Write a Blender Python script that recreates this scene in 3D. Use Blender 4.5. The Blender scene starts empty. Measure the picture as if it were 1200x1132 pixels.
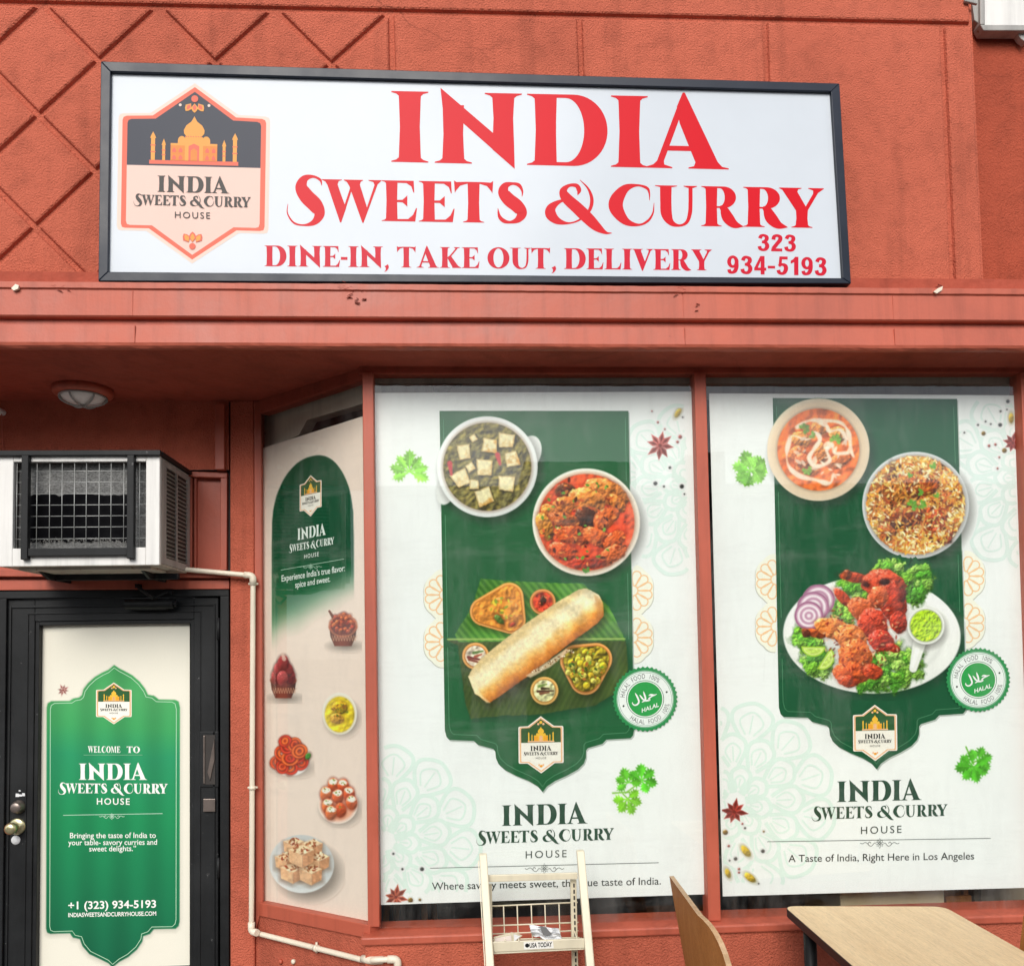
import bpy, math, random
import numpy as np
from mathutils import Vector, Matrix
from mathutils.geometry import tessellate_polygon

# ------------------------------------------------------------------ camera, sky, sun, exposure
SC = bpy.context.scene
COL = SC.collection
rad = math.radians
FPX, CX, CY = 1000.0, 600.0, 717.7          # lens of the photograph, in pixels of its 1200 x 1132 frame
YAW, PIT, ROL = rad(3.175), rad(2.812), rad(0.951)
EYE = Vector((0.0, 0.0, 1.65))
_cy, _sy, _cp, _sp, _cr, _sr = (math.cos(YAW), math.sin(YAW), math.cos(PIT), math.sin(PIT), math.cos(ROL), math.sin(ROL))
FWD = Vector((_sy * _cp, _cy * _cp, _sp))
R0 = Vector((_cy, -_sy, 0))
D0 = FWD.cross(R0)
RGT = R0 * _cr + D0 * _sr
DWN = D0 * _cr - R0 * _sr
cam_d = bpy.data.cameras.new('camera')
cam = bpy.data.objects.new('camera', cam_d)
COL.objects.link(cam)
SC.camera = cam
cam_d.sensor_fit = 'HORIZONTAL'
cam_d.sensor_width = 36.0
cam_d.lens = FPX / 1200 * 36
cam_d.shift_x = (600 - CX) / 1200
cam_d.shift_y = (CY - 566) / 1200
cam_d.clip_start, cam_d.clip_end = 0.05, 2000
mw = Matrix.Identity(4)
for i in range(3):
    mw[i][0], mw[i][1], mw[i][2], mw[i][3] = RGT[i], -DWN[i], -FWD[i], EYE[i]
cam.matrix_world = mw

SUN_EL, SUN_AZ = rad(34), rad(191)           # azimuth clockwise from +Y: behind the viewer, a little to the left
W = bpy.data.worlds.new('World')
SC.world = W
W.use_nodes = True
nt = W.node_tree
sky = nt.nodes.new('ShaderNodeTexSky')
sky.sky_type = 'NISHITA'
sky.sun_disc = False
sky.sun_elevation = SUN_EL
sky.sun_rotation = SUN_AZ
sky.air_density = 1.0
sky.dust_density = 1.0
sky.ozone_density = 0.6
bg = nt.nodes['Background']
hs = nt.nodes.new('ShaderNodeHueSaturation')
hs.inputs['Saturation'].default_value = 0.35
nt.links.new(sky.outputs[0], hs.inputs['Color'])
nt.links.new(hs.outputs[0], bg.inputs[0])
bg.inputs[1].default_value = 0.14
sl = bpy.data.lights.new('sun', 'SUN')
sl.energy = 2.0
sl.angle = rad(32)
sl.color = (1.0, 0.95, 0.88)
sun = bpy.data.objects.new('sun', sl)
COL.objects.link(sun)
sd = Vector((math.sin(SUN_AZ) * math.cos(SUN_EL), math.cos(SUN_AZ) * math.cos(SUN_EL), math.sin(SUN_EL)))
sun.rotation_euler = sd.to_track_quat('Z', 'Y').to_euler()
sun.location = (-3, -6, 8)
SC.view_settings.view_transform = 'Standard'
SC.view_settings.look = 'None'
SC.view_settings.gamma = 1.0
SC.view_settings.exposure = 0.5

# ------------------------------------------------------------------ sight lines onto known planes
def ray(px, py):
    return RGT * ((px - CX) / FPX) + DWN * ((py - CY) / FPX) + FWD
def PY(px, py, Y):                            # the point of the plane y = Y seen at a pixel
    d = ray(px, py)
    return EYE + d * (Y / d.y)
def PZ(px, py, z):                            # the point of the plane z = z
    d = ray(px, py)
    return EYE + d * ((z - EYE.z) / d.z)
def PX(px, py, x):
    d = ray(px, py)
    return EYE + d * ((x - EYE.x) / d.x)
class Plane:
    def __init__(s, o, n):
        s.o, s.n = Vector(o), Vector(n).normalized()
        if s.n.y > 0: s.n = -s.n              # towards the street
    def at(s, px, py, lift=0.0):
        d = ray(px, py)
        o = s.o + s.n * lift
        return EYE + d * ((o - EYE).dot(s.n) / d.dot(s.n))
    def grid(s, X, Y, lift):
        dx = [RGT[i] * ((X - CX) / FPX) + DWN[i] * ((Y - CY) / FPX) + FWD[i] for i in range(3)]
        o = s.o + s.n * lift
        k = (o - EYE).dot(s.n) / (dx[0] * s.n.x + dx[1] * s.n.y + dx[2] * s.n.z)
        return np.stack([EYE[i] + dx[i] * k for i in range(3)], -1)

# ------------------------------------------------------------------ objects
def tag(o, label=None, cat=None, group=None, kind=None):
    for k, v in (('label', label), ('category', cat), ('group', group), ('kind', kind)):
        if v: o[k] = v
    return o
def empty(name, loc, label=None, cat=None, group=None, kind=None):
    o = bpy.data.objects.new(name, None)
    o.empty_display_size = 0.1
    COL.objects.link(o)
    o.location = loc
    return tag(o, label, cat, group, kind)
def world_loc(o):
    v = Vector((0, 0, 0))
    while o is not None:
        v = v + o.location
        o = o.parent
    return v
def link_mesh(name, me, mat, parent=None, loc=None):
    o = bpy.data.objects.new(name, me)
    COL.objects.link(o)
    if mat is not None:
        for m in (mat if isinstance(mat, (list, tuple)) else [mat]): me.materials.append(m)
    if parent is not None:
        o.parent = parent
    if loc is not None:
        o.location = loc
    return o
class MB:
    """collects simple solids in world coordinates and links them as one mesh"""
    def __init__(s): s.v, s.f, s.sm, s.mi, s.runs = [], [], [], [], []
    def add(s, vs, fs, smooth=False, mi=0):
        b = len(s.v)
        s.v += [tuple(v) for v in vs]
        s.runs.append((b, len(s.v)))
        for f in fs:
            s.f.append([b + i for i in f]); s.sm.append(smooth); s.mi.append(mi)
        return s
    def box(s, x0, x1, y0, y1, z0, z1, mi=0):
        return s.add([(x, y, z) for z in (z0, z1) for y in (y0, y1) for x in (x0, x1)],
                     [(0, 2, 3, 1), (4, 5, 7, 6), (0, 1, 5, 4), (2, 6, 7, 3), (0, 4, 6, 2), (1, 3, 7, 5)], mi=mi)
    def prism(s, pts, off, mi=0):             # planar outline swept by a vector
        n = len(pts)
        pts = [Vector(p) for p in pts]; off = Vector(off)
        nn = Vector((0, 0, 0))
        for i in range(n): nn += pts[i].cross(pts[(i + 1) % n])
        if nn.dot(off) > 0: pts = pts[::-1]
        vs = pts + [p + off for p in pts]
        tri = [list(t) for t in tessellate_polygon([pts])] if n > 4 else None
        if tri is None:
            fs = [list(range(n)), [n + i for i in range(n)][::-1]]
        else:
            fs = []
            for t in tri:
                a, b, c = (pts[i] for i in t)
                if (b - a).cross(c - a).dot(off) > 0: t = t[::-1]
                fs.append(t); fs.append([n + i for i in t][::-1])
        fs += [(i, i + n, (i + 1) % n + n, (i + 1) % n)[::1] for i in range(n)]
        return s.add(vs, fs, mi=mi)
    def tube(s, pts, r, n=12, caps=True, mi=0, closed=False):
        pts = [Vector(p) for p in pts]
        m = len(pts)
        rr = r if isinstance(r, (list, tuple)) else [r] * m
        vs, fs = [], []
        up = None
        for i, p in enumerate(pts):
            if closed: t = pts[(i + 1) % m] - pts[i - 1]
            else: t = pts[min(i + 1, m - 1)] - pts[max(i - 1, 0)]
            t.normalize()
            if up is None:
                up = Vector((0, 0, 1)) if abs(t.z) < .9 else Vector((1, 0, 0))
            a = up - t * up.dot(t); a.normalize(); b = t.cross(a); up = a
            for k in range(n):
                q = 2 * math.pi * k / n
                vs.append(p + (a * math.cos(q) + b * math.sin(q)) * rr[i])
        for i in range(m if closed else m - 1):
            j = (i + 1) % m
            for k in range(n):
                l = (k + 1) % n
                fs.append((i * n + k, i * n + l, j * n + l, j * n + k))
        s.add(vs, fs, True, mi)
        if caps and not closed:
            b = len(s.v) - len(vs)
            s.f.append([b + k for k in range(n)][::-1]); s.sm.append(False); s.mi.append(mi)
            s.f.append([b + (m - 1) * n + k for k in range(n)]); s.sm.append(False); s.mi.append(mi)
        return s
    def lathe(s, c, axis, prof, n=32, mi=0, smooth=True):   # prof: (distance along axis, radius)
        c, axis = Vector(c), Vector(axis).normalized()
        a = axis.orthogonal().normalized(); b = axis.cross(a)
        vs, fs = [], []
        for h, r in prof:
            for k in range(n):
                q = 2 * math.pi * k / n
                vs.append(c + axis * h + (a * math.cos(q) + b * math.sin(q)) * r)
        for i in range(len(prof) - 1):
            for k in range(n):
                l = (k + 1) % n
                fs.append((i * n + k, i * n + l, (i + 1) * n + l, (i + 1) * n + k))
        fs.append([k for k in range(n)][::-1])
        fs.append([(len(prof) - 1) * n + k for k in range(n)])
        return s.add(vs, fs, smooth, mi)
    def pieces(s):                            # solids standing apart from each other become parts of their own
        bb = []
        for a, b in s.runs:
            q = np.array(s.v[a:b]); bb.append((q.min(0), q.max(0)))
        n = len(bb); root = list(range(n))
        def find(i):
            while root[i] != i: i = root[i]
            return i
        for i in range(n):
            for j in range(i + 1, n):
                gap = np.maximum(0, np.maximum(bb[i][0] - bb[j][1], bb[j][0] - bb[i][1]))
                if np.sqrt((gap ** 2).sum()) <= max(.018, .45 * max((bb[i][1] - bb[i][0]).max(), (bb[j][1] - bb[j][0]).max())): root[find(j)] = find(i)
        out = {}
        for i in range(n): out.setdefault(find(i), []).append(i)
        return list(out.values())
    def build(s, name, mat, parent=None, bevel=0.0, seg=2, loc=None, whole=False):
        if parent is not None and not whole and 1 < len(s.runs) < 60:
            gs = s.pieces()
            if len(gs) > 1:
                first = None
                for g in gs:
                    m, mp = MB(), {}
                    for r in g:
                        a, b = s.runs[r]; k = len(m.v)
                        for i in range(a, b): mp[i] = k + i - a
                        m.v += s.v[a:b]; m.runs.append((k, len(m.v)))
                    for f, sm, mi in zip(s.f, s.sm, s.mi):
                        if f[0] in mp: m.f.append([mp[i] for i in f]); m.sm.append(sm); m.mi.append(mi)
                    o = m.build(name, mat, parent, bevel, seg, None, True); first = first or o
                return first
        base = world_loc(parent) if parent is not None else Vector(loc if loc is not None else (0, 0, 0))
        me = bpy.data.meshes.new(name)
        me.from_pydata([tuple(Vector(v) - base) for v in s.v], [], s.f)
        me.polygons.foreach_set('use_smooth', s.sm)
        me.polygons.foreach_set('material_index', s.mi)
        me.update()
        o = link_mesh(name, me, mat, parent, None if parent is not None else base)
        if bevel > 0:
            b = o.modifiers.new('bevel', 'BEVEL')
            b.width = bevel; b.segments = seg; b.limit_method = 'ANGLE'; b.angle_limit = rad(40)
            b.harden_normals = False
        return o
def slab(mb, px, Y, depth, mi=0):             # outline in the photograph, standing on plane y = Y, with real thickness behind it
    return mb.prism([PY(x, y, Y) for x, y in px], (0, depth, 0), mi)

# ------------------------------------------------------------------ materials
def srgb(c):
    if isinstance(c, str):
        c = [int(c[i:i + 2], 16) for i in (0, 2, 4)]
    return tuple(((v / 255) / 12.92 if v / 255 <= .04045 else ((v / 255 + .055) / 1.055) ** 2.4) for v in c)
class NT:
    def __init__(s, name):
        s.m = bpy.data.materials.new(name); s.m.use_nodes = True
        s.t = s.m.node_tree; s.b = s.t.nodes['Principled BSDF']
    def n(s, kind, **kw):
        x = s.t.nodes.new('ShaderNode' + kind)
        for k, v in kw.items():
            if k.startswith('i_'):
                key = k[2:].replace('_', ' ')
                x.inputs[key].default_value = v
            else: setattr(x, k, v)
        return x
    def l(s, a, b): s.t.links.new(a, b)
    def coord(s, scale=(1, 1, 1)):
        tc = s.n('TexCoord'); mp = s.n('Mapping'); mp.inputs['Scale'].default_value = scale
        s.l(tc.outputs['Object'], mp.inputs['Vector']); return mp.outputs[0]
    def noise(s, vec, scale, detail=4, rough=.55):
        x = s.n('TexNoise'); x.inputs['Scale'].default_value = scale; x.inputs['Detail'].default_value = detail
        x.inputs['Roughness'].default_value = rough; s.l(vec, x.inputs['Vector']); return x
    def ramp(s, fac, stops):
        r = s.n('ValToRGB'); e = r.color_ramp.elements
        while len(e) < len(stops): e.new(.5)
        for q, (p, c) in zip(e, stops):
            q.position = p; q.color = (*c[:3], 1) if not isinstance(c, (int, float)) else (c, c, c, 1)
        s.l(fac, r.inputs[0]); return r
    def mixc(s, fac, a, b, blend='MIX'):
        x = s.n('Mix', data_type='RGBA', blend_type=blend)
        for v, i in ((fac, 0), (a, 6), (b, 7)):
            if hasattr(v, 'is_output'): s.l(v, x.inputs[i])
            elif isinstance(v, (int, float)): x.inputs[i].default_value = v
            else: x.inputs[i].default_value = (*v[:3], 1)
        return x.outputs[2]
    def bump(s, h, strength, dist, prev=None):
        x = s.n('Bump'); x.inputs['Strength'].default_value = strength; x.inputs['Distance'].default_value = dist
        s.l(h, x.inputs['Height'])
        if prev is not None: s.l(prev, x.inputs['Normal'])
        return x.outputs[0]
def setp(b, **kw):
    for k, v in kw.items():
        b.inputs[k.replace('_', ' ')].default_value = (*v, 1) if isinstance(v, tuple) and len(v) == 3 else v
def stucco(name, base, amt=1.0, grain=300):
    q = NT(name); v = q.coord()
    n1 = q.noise(v, 1.3, 5, .6); n2 = q.noise(v, 11, 5, .65)
    dark = tuple(c * .74 for c in base); lite = (min(1, base[0] * 1.08), base[1] * 1.12, base[2] * 1.14)
    c1 = q.ramp(n1.outputs[0], [(.3, dark), (.5, base), (.72, lite)])
    c2 = q.ramp(n2.outputs[0], [(.30, .82), (.5, 1.0), (.75, 1.06)])
    col = q.mixc(1.0, c1.outputs[0], c2.outputs[0], 'MULTIPLY')
    # streaks of grime running down
    v3 = q.coord((9, 9, .5)); n3 = q.noise(v3, 1.0, 5, .6)
    st = q.ramp(n3.outputs[0], [(.32, .66), (.47, 1.0)])
    col = q.mixc(.55, col, q.mixc(1.0, col, st.outputs[0], 'MULTIPLY'))
    # a few hairline cracks
    nz = q.noise(v, 2.0, 4, .6); mxv = q.n('Mix', data_type='VECTOR'); mxv.inputs[0].default_value = .22
    q.l(v, mxv.inputs[4]); q.l(nz.outputs[1], mxv.inputs[5])
    vo = q.n('TexVoronoi', feature='DISTANCE_TO_EDGE'); vo.inputs['Scale'].default_value = 1.7; q.l(mxv.outputs[1], vo.inputs['Vector'])
    k1 = q.ramp(vo.outputs['Distance'], [(.0015, 1.0), (.005, 0.0)]); k2 = q.ramp(q.noise(v, .9, 3, .6).outputs[0], [(.54, 0.0), (.62, .55)])
    ml = q.n('Math', operation='MULTIPLY'); q.l(k1.outputs[0], ml.inputs[0]); q.l(k2.outputs[0], ml.inputs[1])
    col = q.mixc(ml.outputs[0], col, tuple(c * .35 for c in base))
    q.l(col, q.b.inputs['Base Color'])
    g1 = q.noise(v, grain * 1.5, 2, .6); g2 = q.noise(v, grain * .5, 2, .5); g3 = q.noise(v, 14, 3, .5)
    nb = q.bump(g2.outputs[0], .78 * amt, .010)
    nb = q.bump(g1.outputs[0], .4 * amt, .004, nb)
    nb = q.bump(g3.outputs[0], .3, .015, nb)
    q.l(nb, q.b.inputs['Normal'])
    setp(q.b, Roughness=.8); q.b.inputs['Specular IOR Level'].default_value = .22
    return q.m
def painted(name, base, rough=.5, var=.15, bump=.2, chips=None, streak=0.0, metal=0.0, scale=1.0):
    q = NT(name); v = q.coord()
    n1 = q.noise(v, 3.5 * scale, 6, .65)
    c = q.ramp(n1.outputs[0], [(.28, tuple(x * (1 - var) for x in base)), (.5, base), (.74, tuple(min(1, x * (1 + var * .8) + .01 * var) for x in base))]).outputs[0]
    if streak:
        n3 = q.noise(q.coord((14, 14, .7)), 1.0, 5, .65)
        st = q.ramp(n3.outputs[0], [(.32, 1 - streak), (.52, 1.0)])
        c = q.mixc(1.0, c, st.outputs[0], 'MULTIPLY')
    if chips:
        n4 = q.noise(v, 26 * scale, 7, .72)
        k = q.ramp(n4.outputs[0], [(chips[1], 0.0), (chips[1] + .03, 1.0)])
        c = q.mixc(k.outputs[0], c, chips[0])
    q.l(c, q.b.inputs['Base Color'])
    n2 = q.noise(v, 60 * scale, 5, .65)
    rr = q.ramp(n1.outputs[0], [(.3, rough - .08), (.7, rough + .12)])
    q.l(rr.outputs[0], q.b.inputs['Roughness'])
    if bump:
        nb = q.bump(n2.outputs[0], bump, .0015)
        nb = q.bump(n1.outputs[0], bump, .006, nb)
        q.l(nb, q.b.inputs['Normal'])
    setp(q.b, Metallic=metal)
    if max(base) < .03: q.b.inputs['Specular IOR Level'].default_value = .28
    return q.m
def wood(name, a, b, axis=(1, 1, 1), rough=.4, coat=.2):
    q = NT(name); v = q.coord(axis)
    n1 = q.noise(v, 5, 6, .6)
    n2 = q.noise(v, 46, 4, .7)
    n3 = q.noise(v, 150, 3, .6)
    c = q.ramp(n1.outputs[0], [(.3, a), (.7, b)]).outputs[0]
    g = q.ramp(n2.outputs[0], [(.33, .72), (.55, 1.0)])
    c = q.mixc(.8, c, q.mixc(1.0, c, g.outputs[0], 'MULTIPLY'))
    g3 = q.ramp(n3.outputs[0], [(.38, .66), (.5, 1.0)])
    c = q.mixc(.6, c, q.mixc(1.0, c, g3.outputs[0], 'MULTIPLY'))
    q.l(c, q.b.inputs['Base Color'])
    q.l(q.bump(n2.outputs[0], .06, .001), q.b.inputs['Normal'])
    setp(q.b, Roughness=rough); q.b.inputs['Coat Weight'].default_value = coat; q.b.inputs['Coat Roughness'].default_value = .25
    return q.m
def printed(name, rough, grain):              # ink on vinyl: the picture is the mesh's own colour attribute
    q = NT(name)
    at = q.n('VertexColor'); at.layer_name = 'ink'
    v = q.coord()
    n1 = q.noise(v, 330, 2, .6); n2 = q.noise(v, 2.2, 4, .6)
    g = q.ramp(n1.outputs[0], [(.30, 1 - grain), (.60, 1.0)])
    c = q.mixc(1.0, at.outputs[0], g.outputs[0], 'MULTIPLY')
    g2 = q.ramp(n2.outputs[0], [(.3, .95), (.65, 1.0)])
    c = q.mixc(1.0, c, g2.outputs[0], 'MULTIPLY')
    q.l(c, q.b.inputs['Base Color'])
    setp(q.b, Roughness=rough); q.b.inputs['Specular IOR Level'].default_value = .15
    if grain > .04: q.l(q.bump(n1.outputs[0], .12, .001), q.b.inputs['Normal'])
    return q.m
def glass_mat():
    q = NT('window_glass'); t = q.t
    t.nodes.remove(q.b)
    tr = q.n('BsdfTransparent'); gl = q.n('BsdfGlossy'); gl.inputs['Roughness'].default_value = .01
    tr.inputs[0].default_value = (.97, .98, .97, 1)
    fr = q.n('Fresnel'); fr.inputs[0].default_value = 1.5
    nb = q.bump(q.noise(q.coord(), 1.6, 2, .5).outputs[0], .05, .02)
    q.l(nb, gl.inputs['Normal'])
    mx = q.n('MixShader')
    ge = q.n('NewGeometry'); inv = q.n('Math', operation='SUBTRACT'); inv.inputs[0].default_value = 1.0
    q.l(ge.outputs['Backfacing'], inv.inputs[1])
    mu = q.n('Math', operation='MULTIPLY'); q.l(fr.outputs[0], mu.inputs[0]); q.l(inv.outputs[0], mu.inputs[1])
    m2 = q.n('Math', operation='MULTIPLY'); m2.inputs[1].default_value = 1.45; q.l(mu.outputs[0], m2.inputs[0])   # both faces of the pane
    q.l(m2.outputs[0], mx.inputs[0]); q.l(tr.outputs[0], mx.inputs[1]); q.l(gl.outputs[0], mx.inputs[2])
    # dust and wiped smears on the pane
    df = q.n('BsdfDiffuse'); df.inputs[0].default_value = (.75, .75, .72, 1)
    s1 = q.noise(q.coord((3, 3, .8)), 2.2, 6, .7); s2 = q.noise(q.coord((1, 1, 6)), 1.3, 5, .65)
    r1 = q.ramp(s1.outputs[0], [(.48, 0.0), (.75, .045)]); r2 = q.ramp(s2.outputs[0], [(.52, 0.0), (.72, .035)])
    ad = q.n('Math', operation='ADD'); q.l(r1.outputs[0], ad.inputs[0]); q.l(r2.outputs[0], ad.inputs[1])
    m3 = q.n('MixShader'); q.l(ad.outputs[0], m3.inputs[0]); q.l(mx.outputs[0], m3.inputs[1]); q.l(df.outputs[0], m3.inputs[2])
    q.l(m3.outputs[0], t.nodes['Material Output'].inputs['Surface'])
    return q.m
TERRA = (.505, .120, .069)
M = {}
M['stucco'] = stucco('terracotta_stucco', TERRA)
M['stucco_shaded'] = stucco('terracotta_shaded_plaster', (.37, .074, .043), .45, 90)  # smoother coat of the wall's terracotta, overhang shade darkened into its colour
M['trim'] = painted('terracotta_gloss_paint', (.43, .090, .049), .5, .14, .4, ((.24, .04, .025), .705), .22)
M['fascia'] = painted('terracotta_flashing_paint', (.46, .102, .058), .52, .16, .45, ((.24, .045, .028), .70), .2)
M['black_metal'] = painted('black_painted_steel', (.011, .012, .013), .5, .35, .3, ((.13, .13, .13), .665), .3)
M['sign_frame'] = painted('dark_navy_aluminium', (.010, .015, .028), .34, .25, .08, ((.2, .2, .2), .76))
M['white_paint'] = painted('white_enamel_casing', (.74, .73, .70), .45, .07, .12, ((.30, .20, .13), .69), .22)
M['grey_paint'] = painted('grubby_grey_metal', (.36, .35, .33), .5, .25, .2, ((.2, .13, .08), .66), .3)
M['pvc'] = painted('cream_pvc', (.74, .66, .53), .38, .07, .05, ((.4, .33, .25), .74), .10)
M['wire'] = painted('galvanised_wire', (.36, .37, .36), .4, .15, 0, None, 0, .4)
M['cream_metal'] = painted('cream_enamelled_steel', (.66, .60, .45), .38, .10, .08, ((.30, .20, .12), .715), .12)
M['brass'] = painted('worn_brass', (.62, .56, .33), .25, .15, .05, None, 0, .9)
M['crack'] = painted('cracked_paint_edge', (.30, .055, .032), .7, .3, .1)
M['steel'] = painted('brown_worn_steel', (.22, .18, .16), .35, .3, .1, None, 0, .8)
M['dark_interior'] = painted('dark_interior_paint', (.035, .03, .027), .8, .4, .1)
M['valance'] = painted('old_grey_plaster', (.62, .55, .45), .85, .22, .5, ((.20, .16, .12), .66), .25)
M['glass'] = glass_mat()
M['print'] = printed('printed_vinyl', .55, .09)
M['print_sign'] = printed('printed_sign_face', .4, .0)
M['table'] = wood('oak_laminate', (.70, .49, .26), (.80, .59, .33), (8, .35, 8), .42, .08)
M['ply'] = wood('brown_plywood', (.42, .155, .042), (.50, .205, .062), (6, 6, .8), .6, .0)
M['ply'].node_tree.nodes['Principled BSDF'].inputs['Specular IOR Level'].default_value = .12
M['ply_edge'] = wood('pale_plywood_edge', (.42, .26, .13), (.58, .38, .21), (9, 9, 9), .5, .1)
M['black_plastic'] = painted('black_edge_band', (.025, .022, .022), .45, .3, .05)
M['paper'] = painted('crumpled_white_paper', (.72, .73, .74), .7, .12, .4)
M['concrete'] = stucco('pavement_concrete', (.13, .125, .12), .4, 60)
M['asphalt'] = stucco('asphalt', (.055, .055, .058), .6, 120)
M['lamp_glass'] = painted('frosted_lamp_glass', (.85, .83, .80), .35, .08, 0)
M['red_plastic'] = painted('red_plastic', (.6, .02, .03), .35, .1, 0)

# ------------------------------------------------------------------ the street
def sheet(name, x0, x1, y0, y1, z, mat, kind='structure'):
    mb = MB().add([(x0, y0, z), (x1, y0, z), (x1, y1, z), (x0, y1, z)], [(0, 1, 2, 3)])
    return tag(mb.build(name, mat), kind=kind)
sheet('ground', -600, 600, -600, 600, -0.16, M['asphalt'])
pv = MB().box(-40, 40, -2.6, 9, -0.30, 0.0).build('pavement', M['concrete'], bevel=.02); pv['kind'] = 'structure'

# ------------------------------------------------------------------ the shop building
Y_DOOR, Y_WIN, Y_FAS, Y_UP = 3.64, 3.20, 2.985, 3.10
shop = empty('shop_building', (0, 3.2, 0), 'terracotta stucco shop front with a diamond grooved parapet over two big windows', 'building')

# grooved upper wall: every panel a bevelled plate standing 11 mm proud of the groove bed
def clip(poly, a, b, c):                      # keep a*x + b*y + c >= 0
    out = []
    for i in range(len(poly)):
        p, q = poly[i], poly[(i + 1) % len(poly)]
        dp, dq = a * p[0] + b * p[1] + c, a * q[0] + b * q[1] + c
        if dp >= 0: out.append(p)
        if dp * dq < 0:
            t = dp / (dp - dq); out.append((p[0] + (q[0] - p[0]) * t, p[1] + (q[1] - p[1]) * t))
    return out
def inset(poly, d):                           # convex, counter-clockwise
    n = len(poly); L = []
    for i in range(n):
        p, q = Vector(poly[i]), Vector(poly[(i + 1) % n])
        e = q - p
        if e.length < 1e-5: continue
        e.normalize(); nn = Vector((-e.y, e.x))
        L.append((nn.x, nn.y, -(nn.dot(p) + d)))
    pts = [(poly[0][0] - 9, poly[0][1] - 9), (poly[0][0] + 9, poly[0][1] - 9), (poly[0][0] + 9, poly[0][1] + 9), (poly[0][0] - 9, poly[0][1] + 9)]
    for l in L: pts = clip(pts, *l)
    return pts
def lat(i, j):
    return (49 + 68.2 * i - 2.0 * j, 4 + 65.5 * j + 1.45 * i * (1 - j * .22))
gy = lambda x: 3 + .0226 * x                  # the long groove near the top of the wall
BOT = 352
cells = []
for i in range(-7, 8):
    for j in range(-2, 8):
        if (i + j) % 2: continue
        c = [lat(i, j), lat(i + 1, j + 1), lat(i, j + 2), lat(i - 1, j + 1)]
        c = clip(c, -1, .016, 458)
        c = clip(c, -.0226, 1, -3)
        c = clip(c, 0, -1, BOT) if c else c
        if len(c) >= 3: cells.append(c)
for xa, xb in ((458, 679), (679, 897), (897, 1105)):
    cells.append([(xa, gy(xa)), (xb, gy(xb)), (xb + (BOT - gy(xb)) * .042, BOT), (xa + (BOT - gy(xa)) * .035, BOT)])
cells.append([(1105, gy(1105)), (1141.5, gy(1141)), (1155.5, BOT), (1105 + 325 * .042, BOT)])
cells.append([(-460, gy(-460)), (-460, -330), (1128, -330), (1140, gy(1140))])
mb = MB()
for c in cells:
    p3 = [PY(x, y, Y_UP) for x, y in c]
    p2 = [(p.x, p.z) for p in p3]
    area = sum(p2[k][0] * p2[(k + 1) % len(p2)][1] - p2[(k + 1) % len(p2)][0] * p2[k][1] for k in range(len(p2)))
    if area < 0: p2 = p2[::-1]
    a, b, e = inset(p2, .0080), inset(p2, .0125), inset(p2, .0175)
    if not (len(a) == len(b) == len(e)) or len(a) < 3: continue
    n = len(a)
    vs = [(x, Y_UP + .016, z) for x, z in a] + [(x, Y_UP + .0030, z) for x, z in b] + [(x, Y_UP, z) for x, z in e]
    fs = [[2 * n + k for k in range(n)]]
    for r in (0, 1):
        for k in range(n):
            l = (k + 1) % n
            fs.append((r * n + k, r * n + l, (r + 1) * n + l, (r + 1) * n + k))
    mb.add(vs, fs)
xr = PY(1148, 170, Y_UP).x
zl = PY(600, BOT, Y_UP).z; zt = PY(600, -330, Y_UP).z
xl = PY(-460, 200, Y_UP).x
mb.box(xl, xr, Y_UP + .015, Y_UP + .25, zl, zt)
mb.build('parapet_wall', M['stucco'], shop)

# fascia: a profile swept along the street with a slightly wavering edge
def sweep(prof, px0, px1, name, mat, parent, seg=220, jit=0.0, seed=1, Y=None):
    rnd = random.Random(seed)
    xa, xb = PY(px0, 400, 3.0).x, PY(px1, 400, 3.0).x
    vs, fs = [], []
    m = len(prof)
    w1, w2 = 0.0, 0.0
    for i in range(seg + 1):
        x = xa + (xb - xa) * i / seg
        w1 = w1 * .93 + rnd.uniform(-1, 1) * .3
        for k, (y, z, j) in enumerate(prof):
            vs.append((x, y + jit * j * rnd.uniform(-.35, .35), z + jit * j * (w1 + rnd.uniform(-.6, .6))))
    for i in range(seg):
        for k in range(m - 1):
            fs.append((i * m + k, (i + 1) * m + k, (i + 1) * m + k + 1, i * m + k + 1))
    mb = MB().add(vs, fs)
    return mb.build(name, mat, parent)
def zf(y, Y=Y_FAS): return PY(600, y, Y).z
Z_SOF = zf(406.5)
sweep([(Y_UP + .2, zf(331), 0), (2.992, zf(333.5), .4), (2.980, zf(335), .5), (2.980, zf(341.5), .5), (2.987, zf(343), .2), (2.985, zf(372), .1),
       (2.990, zf(373.6), .1), (3.010, zf(373.8), 0), (3.010, zf(380), 0), (2.998, zf(381.5), .1), (2.992, zf(402), .3), (2.996, zf(405), 1), (3.004, zf(407), 1.6), (3.03, Z_SOF, .6)],
      -420, 1620, 'fascia', M['fascia'], shop, 260, .0016, 5)
fb = MB()
for px in (155, 801, 1047):                   # lapped joints of the flashing
    p = PY(px, 357, 2.983)
    fb.box(p.x - .0012, p.x + .0012, 2.9838, 2.9875, zf(372.2), zf(343.5))
    fb.box(p.x + .004, p.x + .0066, 2.9895, 2.999, zf(402), zf(382.5))
fb.build('flashing_joint', M['fascia'], shop, .0008)
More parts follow.
